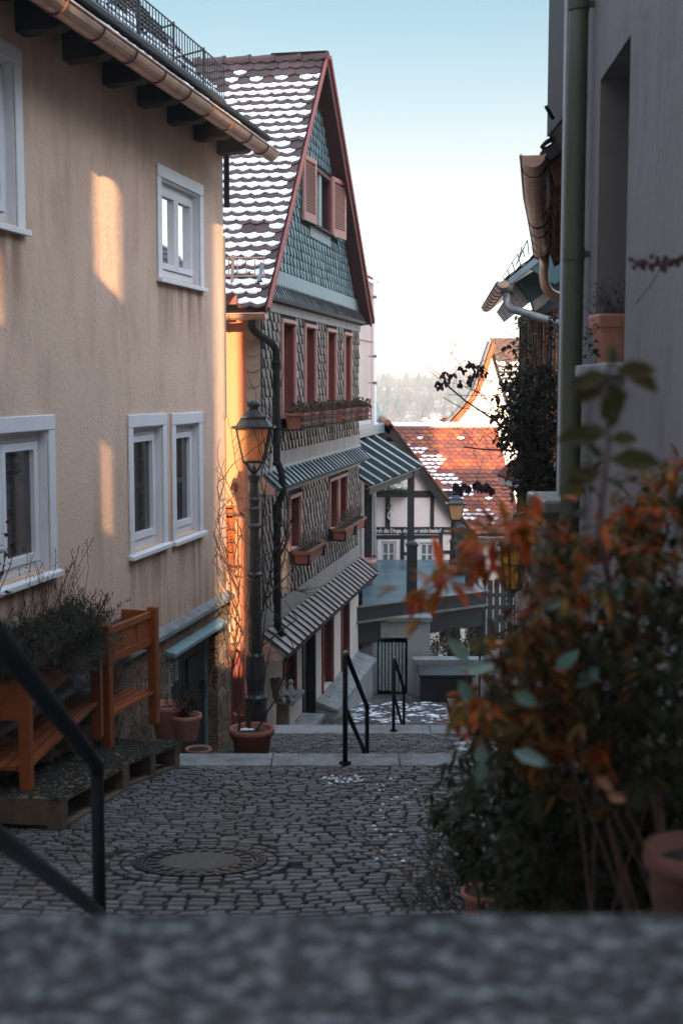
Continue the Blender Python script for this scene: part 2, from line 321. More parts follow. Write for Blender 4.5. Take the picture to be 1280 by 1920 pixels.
def tiles(F, a0, a1, s1, w, e, clip=None, snow=None, drop=.045, jit=.006):
    T, SN = MB(), MB(); k = 0; s = 0
    while s < s1:
        off = (k % 2) * w / 2; n = int((a1 - a0) / w) + 2
        for i in range(-1, n):
            ac = a0 + (i + .5) * w + off; ac0 = ac
            if clip:
                lo, hi = clip(s + e * .5)
            else: lo, hi = a0, a1
            L, Rr = max(ac - w * .485, lo), min(ac + w * .485, hi)
            if Rr - L < w * .15: continue
            js = U(-jit, jit); jn = U(0, .006)
            top = []; low = []
            for q in range(7):
                a = L + (Rr - L) * q / 6; t = (a - ac) / (w / 2)
                ss = s + js + drop * t * t; top.append((a, ss))
            s2 = min(s + e * 1.75, s1 + e * .6)
            k0 = len(T.v)
            vs = [F(a, b, .038 + jn) for a, b in top] + [F(a, b, .020 + jn) for a, b in top] + [F(Rr, s2, .006), F(L, s2, .006)]
            T.add(vs, [(0, 1, 2, 3, 4, 5, 6, 14, 15)] + [(j, j + 7, j + 8, j + 1) for j in range(6)])
            if snow:
                p = snow(ac, s)
                if R() < p:
                    o = e * U(.33, .5); hgt = .048 + U(-.006, .006); x = w * .03
                    ed = [(a - (x if j == 0 else 0) + (x if j == 6 else 0), b + o + U(-.012, .012)) for j, (a, b) in enumerate(top)]
                    s3 = s + e * 1.0
                    vs = [F(a, b, hgt - .012) for a, b in ed] + [F(a, b + .012, hgt) for a, b in ed] + [F(Rr + x, s3 + e * .25, .022), F(L - x, s3 + e * .25, .022)] + [F(a, b, .036) for a, b in ed]
                    SN.add(vs, [(7, 8, 9, 10, 11, 12, 13, 14, 15)] + [(j, j + 1, j + 8, j + 7) for j in range(6)] + [(16 + j, 17 + j, j + 1, j) for j in range(6)])
        s += e; k += 1
    return T, SN
def slates(F, b0, b1, iv, w, e, skew=.10, gap=.011, holes=(), wob=.02, hi_=.019, edges=None):
    mb = MB(); ed = edges if edges is not None else MB(); b = b0; k = 0
    while b < b1 - .02:
        lo, hi = iv(b + e * .5); eh = min(e, b1 - b)
        seg = [(lo, hi)]
        for h in holes:
            if h[2] < b + eh * .7 and h[3] > b + eh * .3:
                ns = []
                for p, q in seg:
                    if h[1] <= p or h[0] >= q: ns.append((p, q)); continue
                    if h[0] > p: ns.append((p, h[0]))
                    if h[1] < q: ns.append((h[1], q))
                seg = ns
        for p, q in seg:
            a = p - (U(0, .5) * w if k % 2 else 0) ; a = p
            first = True
            while a < q - .02:
                ww = w * U(.85, 1.2) * (.6 if first and k % 2 else 1); first = False
                if q - (a + ww) < w * .35: ww = q - a
                a2 = a + ww; x = skew * eh; g = gap * U(.6, 1.3); r = min(.03, ww * .3)
                j = U(-wob, wob) * eh; nn = U(0, .006)
                pts = [(a + g, b + .004 + j, hi_ + .012), (a + ww * .35, b + j - .004, hi_ + .006), (a2 - r, b + .004 + j, hi_ - .006), (a2, b + r + .01 + j, hi_ - .012), (a2, b + eh * .98, .004), (a + g, b + eh * .98, hi_ - .004)]
                xs = [0, 0, 0, 0, x, x]
                vs = [F(min(max(pp[0] + xs[i], p), q), pp[1], pp[2] + nn) for i, pp in enumerate(pts)] + [F(min(max(pp[0] + xs[i], p), q), pp[1], .002) for i, pp in enumerate(pts)]
                mb.add(vs, [(0, 1, 2, 3, 4, 5)]); ed.add(vs, [(i, i + 6, (i + 1) % 6 + 6, (i + 1) % 6) for i in range(6)])
                a = a2
        b += e; k += 1
    return mb
def ledband(F, a0, a1, bt, bb, out, name, mat, parent, w=.1, ret=0):   # little sloped roof of standing lead/slate strips along a wall
    mb = MB(); m2 = MB(); ed = MB()
    L = math.hypot(out, bt - bb); a = a0
    m2.poly([F(a0, bt, 0), F(a1, bt, 0), F(a1, bb, out), F(a0, bb, out)]); m2.poly([F(a0, bb, out), F(a1, bb, out), F(a1, bb - .035, out), F(a0, bb - .035, out)])
    m2.poly([F(a0, bb - .035, out), F(a1, bb - .035, out), F(a1, bb - .06, 0), F(a0, bb - .06, 0)]); m2.poly([F(a0, bt, 0), F(a0, bb, out), F(a0, bb - .06, 0)]); m2.poly([F(a1, bt, 0), F(a1, bb, out), F(a1, bb - .06, 0)])
    while a < a1 - .01:
        ww = min(w * U(.9, 1.1), a1 - a); sk = w * .35
        pts = []
        for t in (0, .35, .7, 1):
            bow = .03 * math.sin(t * math.pi)
            c = .018 + .012 * math.sin(math.pi * t)
            pts.append((F(a + .004 + sk * t, bt + (bb - bt) * t + .02, out * t + c * .6 + .006 + min(.019, w * .085)), F(a + ww + sk * t, bt + (bb - bt) * t, out * t + c * .6 + .006)))
        vs = [p for pr in pts for p in pr] + [F(a + ww - .006 + sk * t, bt + (bb - bt) * t, out * t + .002) for t in (0, .35, .7, 1)] + [F(a + .008 + sk, bb - .012, out), F(a + ww - .006 + sk, bb - .012, out)]
        mb.add(vs, [(0, 2, 3, 1), (2, 4, 5, 3), (4, 6, 7, 5), (6, 12, 13, 7)])
        lo_ = [F(a + .004 + sk * t, bt + (bb - bt) * t, out * t + .0) for t in (0, .35, .7, 1)]; up_ = [pr[0] for pr in pts]
        ed.add(up_ + lo_, [(0, 1, 5, 4), (1, 2, 6, 5), (2, 3, 7, 6)])
        a += ww
    top = MB(); top.fbox(F, a0 - .01, a1 + .01, bt - .03, bt + .05, .002, .035); 
    o = mb.build(name, mat, parent); k_ = len(m2.v); m2.v += ed.v; m2.f += [tuple(i + k_ for i in f) for f in ed.f]; m2.build('seams', m_edge_shade, o); top.build('flashing', mat, o)
    return o
def window(F, a0, a1, b0, b1, parent, depth=.13, casing=None, cw=.11, sillw=.08, leaves=2, frame_mat=None, cas_mat=None, glass=None, cross=False, curtain=False, fw=.06, sill_mat=None):
    """window set into the hole a0..a1 x b0..b1 (outer face n=0), frame at the back of the reveal"""
    fm = frame_mat or m_white; cm = cas_mat or m_white
    f = MB(); fd = .05
    f.fbox(F, a0, a1, b0, b0 + fw, -depth, -depth + fd); f.fbox(F, a0, a1, b1 - fw, b1, -depth, -depth + fd)
    f.fbox(F, a0, a0 + fw, b0 + fw, b1 - fw, -depth, -depth + fd); f.fbox(F, a1 - fw, a1, b0 + fw, b1 - fw, -depth, -depth + fd)
    fr = f.build('window', fm, parent, bevel=.006)
    W = (a1 - a0 - 2 * fw) / leaves; ib0, ib1 = b0 + fw + .004, b1 - fw - .004
    for k in range(leaves):
        l0 = a0 + fw + k * W + .004; l1 = l0 + W - .008; s = MB(); t = .055 if fw > .05 else (.04 if fw > .04 else .02)
        s.fbox(F, l0, l1, ib0, ib0 + t, -depth + .012, -depth + .068); s.fbox(F, l0, l1, ib1 - t, ib1, -depth + .012, -depth + .068)
        s.fbox(F, l0, l0 + t, ib0 + t, ib1 - t, -depth + .012, -depth + .068); s.fbox(F, l1 - t, l1, ib0 + t, ib1 - t, -depth + .012, -depth + .068)
        if cross:
            c = (ib0 + ib1) / 2 + .0; s.fbox(F, l0 + t, l1 - t, c - .012, c + .012, -depth + .02, -depth + .06)
        s.build('sash', fm, fr)
        g = MB(); g.fbox(F, l0 + t, l1 - t, ib0 + t, ib1 - t, -depth + .025, -depth + .033); g.build('pane', glass or m_glass, fr)
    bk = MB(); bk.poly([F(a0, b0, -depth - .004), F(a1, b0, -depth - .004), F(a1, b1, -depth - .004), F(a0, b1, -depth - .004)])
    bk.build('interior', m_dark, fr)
    if casing is not None:
        c = MB(); n1 = casing
        c.fbox(F, a0 - cw, a1 + cw, b1, b1 + cw, .002, n1 + .004); c.fbox(F, a0 - cw, a0, b0 - .02, b1, .002, n1); c.fbox(F, a1, a1 + cw, b0 - .02, b1, .002, n1)
        c.build('casing', cm, fr, bevel=.006)
    if sillw:
        c = MB(); c.extr([F(a0 - cw - .02, b0 - .05, -depth + .03), F(a0 - cw - .02, b0 - .065, sillw), F(a0 - cw - .02, b0 - .025, sillw), F(a0 - cw - .02, b0, -depth + .03)], F.A * (a1 - a0 + 2 * cw + .04))
        c.build('sill', sill_mat or cm, fr, bevel=.005)
    return fr
def gutter(path, r, parent, mat, name='gutter', rings=.62, end=True, up=V((0, 0, 1))):
    path = [V(p) for p in path]; mb = MB(); seg = 10; n = len(path); vs = []
    for i, p in enumerate(path):
        t = (path[min(i + 1, n - 1)] - path[max(i - 1, 0)]).normalized(); sd = t.cross(up).normalized(); u2 = sd.cross(t)
        for k in range(seg + 1):
            q = math.pi * k / seg; vs.append(p + sd * math.cos(q) * r - u2 * math.sin(q) * r)
        for k in range(seg + 1):
            q = math.pi * (1 - k / seg); vs.append(p + sd * math.cos(q) * (r - .006) - u2 * math.sin(q) * (r - .006))
    m = 2 * seg + 2
    fs = [(i * m + k, i * m + (k + 1) % m, (i + 1) * m + (k + 1) % m, (i + 1) * m + k) for i in range(n - 1) for k in range(m)]
    fs += [tuple(range(seg + 1)), tuple((n - 1) * m + k for k in range(seg + 1))]
    mb.add(vs, fs)
    t = (path[-1] - path[0]).normalized(); sd = t.cross(up).normalized(); u2 = sd.cross(t)
    ln = (path[-1] - path[0]).length
    o = mb.build(name, mat, parent, smooth=False)
    br = MB(); bead = MB(); bead.tube([p + sd * (r + .004) for p in path], .011, 6); bead.tube([p - sd * (r + .004) for p in path], .011, 6)
    bead.build('rim', mat, o, smooth=True)
    if rings:
        k = rings * .5
        while k < ln:
            c = path[0] + (path[-1] - path[0]) * (k / ln)
            pts = [c + sd * math.cos(math.pi * j / 8) * (r + .006) - u2 * math.sin(math.pi * j / 8) * (r + .006) for j in range(9)]
            br = MB(); br.tube(pts, .007, 5); k += rings; br.build('bracket', m_rust if mat is m_copper else m_zinc, o)
    return o
def arcpts(c, u, v, r, a0, a1, n=8):
    return [V(c) + V(u) * r * math.cos(a0 + (a1 - a0) * i / n) + V(v) * r * math.sin(a0 + (a1 - a0) * i / n) for i in range(n + 1)]
def bez(p0, p1, p2, p3, n=10):
    p0, p1, p2, p3 = map(V, (p0, p1, p2, p3))
    return [p0 * (1 - t) ** 3 + p1 * 3 * t * (1 - t) ** 2 + p2 * 3 * t * t * (1 - t) + p3 * t ** 3 for t in [i / n for i in range(n + 1)]]
def text_mesh(txt, size, depth, F, a, b, n, mat, name, parent, xs=1.0, shear=0, off=0):
    c = bpy.data.curves.new(name, 'FONT'); c.body = txt; c.size = size; c.extrude = depth; c.shear = shear; c.offset = off; c.resolution_u = 3
    t = bpy.data.objects.new('tmp', c); SC.collection.objects.link(t); bpy.context.view_layer.update()
    me = bpy.data.meshes.new_from_object(t.evaluated_get(bpy.context.evaluated_depsgraph_get())); bpy.data.objects.remove(t)
    mb = MB(); vs = [F(a + v.co.x * xs, b + v.co.y, n + v.co.z) for v in me.vertices]; mb.add(vs, [tuple(p.vertices) for p in me.polygons])
    return mb.build(name, mat, parent)

# ======================= the peach house on the left =======================
F1 = street(-3.97, .199)
A1c = F1.px(421, 700)[0]; CB = -2.27
h1 = thing('plaster_house', F1(A1c - 3, -3.6), 'peach plastered house with white windows on a rubble stone base at left', 'house')
def hole(F, x0, x1, yt, yb, at='l'):
    a0 = F.px(x0, yt)[0]; a1 = F.px(x1, yt)[0]
    if at == 'l': bt = F.px(x0, yt)[1]; bb = F.px(x0, yb)[1]
    else: bt = F.px(x1, yt)[1]; bb = F.px(x1, yb)[1]
    return (a0, a1, bb, bt)
hW2 = hole(F1, 247, 303, 802, 1036); hW3 = hole(F1, 327, 371, 797, 1010); hUP = hole(F1, 300, 372, 332, 516)
hBig = hole(F1, -75, 88, 806, 1068, 'r'); hUL = hole(F1, -90, 24, 118, 420, 'r')
FB = street(-3.97 - .0, .199)
hD = hole(F1, 309, 402, 1222, 1415); hD = (hD[0], hD[1], -3.98, -2.5)
body = wallsheet(F1, 4.0, A1c, CB, 2.72, [hW2, hW3, hUP, hBig, hUL], .16)
for lo, hi in ((CB, 2.72),):
    body.poly([F1(A1c, lo), F1(A1c, hi), F1(A1c, hi + 4, -5), F1(A1c, lo, -9)]); body.poly([F1(4, lo), F1(4, hi), F1(4, hi, -9), F1(4, lo, -9)])
body.poly([F1(A1c, lo), F1(A1c, lo, -9), F1(4, lo, -9), F1(4, lo)])
body.build('wall', m_plaster, h1)
dirt_on_plaster(m_plaster, [(F1(h[0] - .1, 0).y, F1(h[1] + .1, 0).y, h[2] - .08) for h in (hW2, hW3, hUP, hBig, hUL)], CB)
@one('corner_trim', m_whitewall, h1)
def _(m): m.fbox(F1, A1c - .05, A1c + .012, -.36, 1.55, .002, .018)
sb = wallsheet(F1, 4.0, A1c + .03, -4.6, CB + .0, [hD], .22)
for i, q in enumerate(sb.v): sb.v[i] = tuple(V(q) + F1.N * .03)
sb.poly([F1(A1c + .03, CB, .03), F1(A1c + .03, CB, -9), F1(A1c + .03, -4.6, -9), F1(A1c + .03, -4.6, .03)])
sb.build('stone_base', m_rubble, h1)
@one('base_ledge', m_stone, h1, bevel=.01)
def _(m): m.extr([F1(4, CB - .05, .035), F1(4, CB - .05, .085), F1(4, CB + .0, .085), F1(4, CB + .055, .004)], F1.A * (A1c - 4 + .05))
for h, lv in ((hW2, 1), (hW3, 1), (hUP, 2), (hBig, 2), (hUL, 2)):
    w_ = window(F1, *h, h1, depth=.11, casing=.018, cw=.11, sillw=.055, leaves=lv, fw=.075, glass=(m_curtain if h is hUL else m_glass_coat if h is hUP else m_glass))
    m = MB(); m.fbox(F1, h[0], h[0] + .014, h[2], h[3], -.13, .0); m.fbox(F1, h[1] - .014, h[1], h[2], h[3], -.13, .0); m.fbox(F1, h[0] + .014, h[1] - .014, h[3] - .014, h[3], -.13, 0); m.build('reveal', m_white, w_)
# door in the stone base
@one('door', m_black, h1)
def _(m):
    mid = (hD[0] + hD[1]) / 2
    m.fbox(F1, hD[0] + .08, mid - .01, hD[2], hD[3] - .08, -.14, -.09); m.fbox(F1, mid + .01, hD[1] - .08, hD[2], hD[3] - .08, -.14, -.09)
    for q in (hD[0] + .2, mid + .12):
        for r in (.12, .5, .88): pass
    m.fbox(F1, mid + .12, hD[1] - .2, -3.05, -2.75, -.088, -.075)
door = bpy.data.objects['door']
@one('door_frame', m_tealdoor, door)
def _(m):
    m.fbox(F1, hD[0], hD[0] + .06, hD[2], hD[3] - .075, -.12, .035); m.fbox(F1, hD[1] - .05, hD[1], hD[2], hD[3] - .075, -.12, -.075)
    m.fbox(F1, hD[0], hD[1], hD[3] - .07, hD[3], -.12, .0)
@one('lintel', m_tealdoor, h1, bevel=.01)
def _(m): m.extr([F1(hD[0] - .08, hD[3], .0), F1(hD[0] - .08, hD[3] - .02, .13), F1(hD[0] - .08, hD[3] + .025, .13), F1(hD[0] - .08, hD[3] + .06, .0)], F1.A * (hD[1] - hD[0] + .14))
@one('handle', m_steel, door)
def _(m): m.fbox(F1, hD[1] - .2, hD[1] - .13, -3.2, -3.06, -.086, -.05)
for (x0, x1, y0, y1) in ((328, 341, 1247, 1288), (343, 349, 1238, 1278)):
    a0, b1 = F1.px(x0, y0); a1, b0 = F1.px(x1, y1)
    pl = MB(); pl.fbox(F1, a0, a1, b0 + .02, b1 - .02, -.086, -.078); so_ = pl.build('sign_plate', m_sign, door)
    tx = MB()
    for r in range(6):
        if R() < .9: tx.fbox(F1, a0 + .02, a1 - .02 - U(0, .03), b0 + .05 + r * (b1 - b0 - .1) / 6, b0 + .065 + r * (b1 - b0 - .1) / 6, -.0775, -.0765)
    tx.build('print', m_black, so_)
lb = MB(); lb.fbox(F1, A1c - .02, A1c + .035, CB - .42, CB - .2, .032, .045); lb.build('meter_plate', m_sign, h1)
# roof
Fg = street(-3.42, .199); ZG = 2.66
ga1 = Fg.px(508, 290)[0]
zg1 = Fg.px(508, 283)[1]
gpath = [Fg(2.5 + (ga1 - 2.5) * i / 12, zg1 - .02) for i in range(13)]
gutter(gpath, .085, h1, m_copper, rings=.62)
th = math.radians(49); cm_, s_ = math.cos(th), math.sin(th)
Bup = (-F1.N * cm_ + V((0, 0, 1)) * s_)
F1r = Frame(Fg(2.5, zg1 - .0, -.04), F1.A, Bup, F1.A.cross(Bup) * 1)
if F1r.N.z < 0: F1r.N = -F1r.N
LR = ga1 - 2.5 - .36
T, SN = tiles(F1r, 0, LR, 3.4, .18, .17, None, lambda a, s: .95 if s < .75 else .12)
rf = T.build('roof', m_tile_dark, h1); SN.build('snow', m_snow, rf)
@one('roof_deck', m_darkwood, rf)
def _(m):
    m.extr([F1r(0, 0, -.03), F1r(LR, 0, -.03), F1r(LR, 5.5, -.03), F1r(0, 5.5, -.03)], -F1r.N * .06)
    m.extr([F1(4, 2.66, 0), F1(A1c + .3, 2.66, 0), F1(A1c + .3, 2.60, .46), F1(4, 2.60, .46)], V((0, 0, -.03)))
a = A1c - .12
while a > 6:
    rm = MB(); pr = [(-.05, 2.58), (.34, 2.58), (.40, 2.52), (.38, 2.45), (.30, 2.38), (-.05, 2.36)]
    rm.extr([F1(a - .09, b, n) for n, b in pr], F1.A * .18); rm.build('rafter', m_darkwood, h1, bevel=.02); a -= .78
@one('verge_board', m_darkwood, h1)
def _(m): m.extr([F1r(LR, .25, -.16), F1r(LR, .1, 0), F1r(LR, 5.5, 0), F1r(LR, 5.5, -.16)], F1.A * .04)
sg = MB(); bars = MB(); Fz = Frame(F1r(0, .34, .04), F1.A, (0, 0, 1), F1.N)
def fz(a, b, n=0): return F1r(a, .34, .04) + V((0, 0, 1)) * b
for rr in (.04, .36): sg.tube([fz(0, rr), fz(LR - .5, rr)], .008, 5)
a = .05
while a < LR - .5: bars.tube([fz(a, .04), fz(a, .36)], .005, 4); a += .075
a = .4
while a < LR - .4:
    sg.tube([fz(a, .38), F1r(a, .34, .03)], .011, 5); sg.tube([fz(a, .36), F1r(a, .75, .03)], .009, 5); a += .85
so_ = sg.build('snow_guard', m_iron, h1); bars.build('bars', m_iron, so_)
@one('cable', m_dark, h1)
def _(m): m.tube([F1(A1c + .02, 2.6, .02), F1(A1c + .04, 2.45, .03), F1(A1c + .04, 1.85, .03)], .03, 6)

# ======================= the slate-clad house =======================
F2 = street(-4.14, .1875); n2 = math.sqrt(1 + .1875 ** 2)
c0 = F2.px(488, 720)[0]; c1 = F2.px(672, 720)[0]
h2 = thing('slate_house', F2((c0 + c1) / 2, -4.9), 'tall narrow gabled house clad in slate with red windows and a snowy beaver-tail tiled roof', 'house')
EA = 1.16; AM = (c0 + c1) / 2; _fv = Frame(F2(0, 0, .19), F2.A, (0, 0, 1), F2.N); AP, ZP = _fv.px(611, 94); ZP -= .27
AM = AP
def wh(x0, x1, yt, yb, at='l'): return hole(F2, x0, x1, yt, yb, at)
up = [wh(527, 550, 604, 768), wh(570, 589, 613, 765), wh(611, 627, 625, 760), wh(644, 656, 635, 757)]
zt = .84; up = [(h[0], h[1], -.42, zt) for h in up]
mid = [wh(541, 560, 933, 1035), wh(616, 631, 905, 1010), wh(634, 648, 900, 1000)]
mid = [(mid[0][0], mid[0][1], -2.38, -1.63)] + [(h[0], h[1], -2.42, -1.6) for h in mid[1:]]
gr = [wh(532, 552, 1190, 1270), wh(604, 622, 1160, 1290), wh(640, 652, 1130, 1255)]
gr = [(gr[0][0], gr[0][1], -4.45, -3.55), (gr[1][0], gr[1][1], -5.0, -3.72), (gr[2][0], gr[2][1], -5.0, -3.72)]
gd = wh(566, 590, 1180, 1365); gd = (gd[0], gd[1], -5.6, -3.62)
gw = wh(581, 614, 335, 440); gw = (gw[0], gw[1], 2.42, 3.22)
W2 = wallsheet(F2, c0, c1, -6.4, EA + .02, up + mid + gr + [gd], .16)
W2.build('wall', m_cream, h2)
sl_ = (ZP - EA) / (AP - (c0 - .05)); sr_ = (ZP - EA) / ((c1 + .05) - AP)
gb = MB()
gb.poly([F2(c0, EA), F2(c1, EA), F2(c1, EA + .05), F2(AP, ZP - .1), F2(c0, EA + .05)])
# cut the attic window with strips round it
gb = MB()
def rk(b): t = (b - EA) / (ZP - EA); return (c0 - .05 + t * (AP - c0 + .05) + .02, c1 + .05 - t * (c1 + .05 - AP) - .02)
bs_ = [EA, gw[2], gw[3], ZP - .1]
for i in range(3):
    lo, hi = bs_[i], bs_[i + 1]; l0, r0 = rk(lo); l1, r1 = rk(hi)
    if i == 1:
        gb.poly([F2(l0, lo), F2(gw[0], lo), F2(gw[0], hi), F2(l1, hi)]); gb.poly([F2(gw[1], lo), F2(r0, lo), F2(r1, hi), F2(gw[1], hi)])
    else: gb.poly([F2(l0, lo), F2(r0, lo), F2(r1, hi), F2(l1, hi)])
c = [(gw[0], gw[2]), (gw[1], gw[2]), (gw[1], gw[3]), (gw[0], gw[3])]
for k in range(4): gb.poly([F2(*c[k], 0), F2(*c[(k + 1) % 4], 0), F2(*c[(k + 1) % 4], -.16), F2(*c[k], -.16)])
gb.build('gable_wall', m_backing, h2)
# other walls: camera-facing side (yellow), back
N2 = -F2.A     # faces the camera
Fy = Frame(F2(c0, 0, 0), -F2.N, (0, 0, 1), -F2.A)   # a to the left, b up, n towards the camera
sidewin = (1.0, 1.72, -2.75, -1.72)
aw0 = Fy.px(437, 950)[0]; sidewin = (aw0, aw0 + .7, Fy.px(437, 1060)[1], Fy.px(437, 952)[1])
yw = wallsheet(Fy, .17, 6.5, -6.4, EA - .0, [sidewin], .14)
yw.poly([Fy(6.5, -6.4), Fy(6.5, EA), F2(c1, EA, -6.5), F2(c1, -6.4, -6.5)]); yw.poly([F2(c1, -6.4, 0), F2(c1, EA, 0), F2(c1, EA, -6.5), F2(c1, -6.4, -6.5)])
yw.build('yellow_wall', m_yellow, h2)
# scalloped slate strip at the corner facing the camera
@one('corner_slates', m_scallop, h2)
def _(m):
    m.poly([Fy(0, -3.2, .004), Fy(.17, -3.2, .004), Fy(.17, EA, .004), Fy(0, EA, .004)])
    b = -3.25; k = 0
    while b < EA - .05:
        pts = [(0, 1), (.172, 1)] ; w = .178
        arc = [(w * i / 8, 4 * .055 * (i / 8 - .5) ** 2) for i in range(9)]
        n0 = .03
        top = min(b + .27, EA - .01)
        vs = [Fy(x, b + y, n0) for x, y in arc] + [Fy(x, b + y, .01) for x, y in arc] + [Fy(w, top, .008), Fy(0, top, .008)]
        m.add(vs, [tuple(range(9)) + (18, 19)] + [(i, i + 9, i + 10, i + 1) for i in range(8)])
        b += .2; k += 1
@one('corner_post', m_cream, h2)
def _(m): m.fbox(Fy, .0, .17, -6.4, -3.2, .002, .01)
# slates on the street face: two storeys
CO = .012
for rng, hs, m_, sk in (((-.33 - .62, EA - .25), up, m_slate, .0), ((-2.98, -1.72), mid, m_slate, 0)):
    pass
bk = MB(); 
def pads(hs, cw): return [(h[0] - cw, h[1] + cw, h[2] - cw, h[3] + cw) for h in hs]
iv = lambda b: (c0 + .02, c1 - .005)
edA = MB(); edG = MB()
up_s = slates(F2, -.92, .95, iv, .21, .125, -.1, edges=edA, wob=.12, holes=[(h[0] - .07, h[1] + .07, -.48, h[3] + .09) for h in up])
edB = MB()
md_s = slates(F2, -2.96, -1.50, iv, .21, .125, -.1, edges=edB, wob=.12, holes=[(h[0] - .07, h[1] + .07, h[2] - .04, h[3] + .08) for h in mid])
bk = wallsheet(F2, c0 + .01, c1, -3.02, -1.46, [(h[0], h[1], h[2], h[3]) for h in mid], 0); 
for i, q in enumerate(bk.v): bk.v[i] = tuple(V(q) + F2.N * .003)
bk2 = wallsheet(F2, c0 + .01, c1, -.96, 1.0, up, 0)
for i, q in enumerate(bk2.v): bk2.v[i] = tuple(V(q) + F2.N * .003)
k = len(bk.v); bk.v += bk2.v; bk.f += [tuple(i + k for i in f) for f in bk2.f]
sc_ = up_s.build('slate_cladding', m_slate, h2); lc_ = md_s.build('slate_cladding', m_slate, h2); edB.build('shaded_slate_edges', m_edge_shade, lc_); bk.build('backing', m_backing, sc_); edA.build('shaded_slate_edges', m_edge_shade, sc_)
# smooth lead / slate bands
def band(lo, hi, mt, nm, F=F2, a0=None, a1=None, n=.028):
    m = MB(); a = c0 + .0 if a0 is None else a0; e = c1 if a1 is None else a1
    while a < e - .01:
        w_ = min(U(.8, 1.3), e - a); j = U(0, .003); m.fbox(F, a + .003, a + w_ - .001, lo, hi, .001, n + j); a += w_
    return m.build(nm, mt, h2)
band(.95, 1.17, m_slateband, 'slate_band'); band(-1.16, -.92, m_slateband, 'slate_band'); band(-1.50, -1.36, m_slateband, 'slate_band'); band(-3.24, -2.97, m_slateband, 'slate_band')
ledband(F2, c0 - .02, c1 + .05, -1.16, -1.36, .2, 'skirt_roof', m_lead, h2, .26)
lab(ledband(F2, c0 - .12, c1 + .04, -3.24, -3.52, .33, 'skirt_roof', m_brownlead, h2, .3), 'broad brown grey lead skirt over the ground floor')
g2 = MB(); g2.tube([F2(c0 - .1, -3.56, .34), F2(c1 + .05, -3.56, .34)], .022, 8); g2.build('drip_rail', m_rail, h2)
ledband(F2, c0 - .12, c1 + .12, 1.33, 1.12, .11, 'skirt_roof', m_slateband_green, h2, .16)
@one('skirt_end', m_copper, h2)
def _(m):
    m.extr([F2(c0 - .022, -1.17, 0), F2(c0 - .022, -1.37, .2), F2(c0 - .022, -1.42, .18), F2(c0 - .022, -1.42, 0)], -F2.A * .01)
    m.extr([F2(c0 - .122, -3.25, 0), F2(c0 - .122, -3.53, .32), F2(c0 - .122, -3.58, .3), F2(c0 - .122, -3.58, 0)], -F2.A * .01)
# gable slates
ivg = lambda b: (rk(b)[0] + .05, rk(b)[1] - .05)
gs = slates(F2, 1.53, ZP - .55, ivg, .2, .13, -.3, edges=edG, hi_=.015, holes=[(gw[0] - .72, gw[1] + .72, gw[2] - .04, gw[3] + .04)], gap=.006)
gso = gs.build('gable_slates', m_slate_green, h2)
fill = MB(); b = gw[2] - .04
g3 = slates(F2, gw[2] - .04, gw[3] + .04, lambda b: (max(rk(b)[0] + .05, 0), gw[0] - .02), .2, .13, -.3, gap=.006, edges=edG, hi_=.02); g3.build('side_slates', m_slate_green, gso)
g3 = slates(F2, gw[2] - .04, gw[3] + .04, lambda b: (gw[1] + .02, rk(b)[1] - .05), .2, .13, -.3, gap=.006, edges=edG, hi_=.02); g3.build('side_slates', m_slate_green, gso); edG.build('shaded_slate_edges', m_edge_shade_green, gso)
m = MB(); m.fbox(F2, c0 - .02, c1 + .02, 1.30, 1.52, .001, .03); m.build('lead_apron', m_slateband_green, h2)
m = MB(); m.fbox(F2, gw[0] - .1, gw[1] + .1, gw[2] - .22, gw[2] - .05, .001, .03); m.build('lead_apron', m_slateband_green, h2)
# attic window + shutters
aw = window(F2, *gw, h2, depth=.14, casing=.05, cw=.05, sillw=.1, leaves=2, frame_mat=m_redwood, cas_mat=m_redwood, fw=.05, sill_mat=m_darkwood)
m = MB(); q = (gw[0] + gw[1]) / 2; m.fbox(F2, q - .09, q + .09, gw[2], gw[3], -.13, .02); m.build('mullion', m_slateband_green, aw)
for side in (-1, 1):
    hx = gw[0] - .06 if side < 0 else gw[1] + .06; wd = .66
    dn = math.radians(8 if side > 0 else -4); ax = F2.A * side * math.cos(dn) + F2.N * math.sin(dn); Fs = Frame(F2(hx, gw[2] - .05, .05 if side > 0 else .085), ax, (0, 0, 1), F2.N * math.cos(dn) - F2.A * side * math.sin(dn))
    H = gw[3] - gw[2] + .14; m = MB()
    m.fbox(Fs, 0, wd, 0, .12, 0, .035); m.fbox(Fs, 0, wd, H - .07, H, 0, .035); m.fbox(Fs, 0, .07, .12, H - .07, 0, .035); m.fbox(Fs, wd - .07, wd, .12, H - .07, 0, .035)
    b = .14
    while b < H - .1:
        m.extr([Fs(.07, b, .004), Fs(.07, b + .012, .004), Fs(.07, b - .008, .036), Fs(.07, b - .02, .036)], Fs.A * (wd - .14)); b += .036
    sh = m.build('shutter', m_pinkwood, h2); m = MB(); m.fbox(Fs, .07, wd - .07, .12, H - .07, -.004, .002); m.build('panel', m_redpaint, sh)
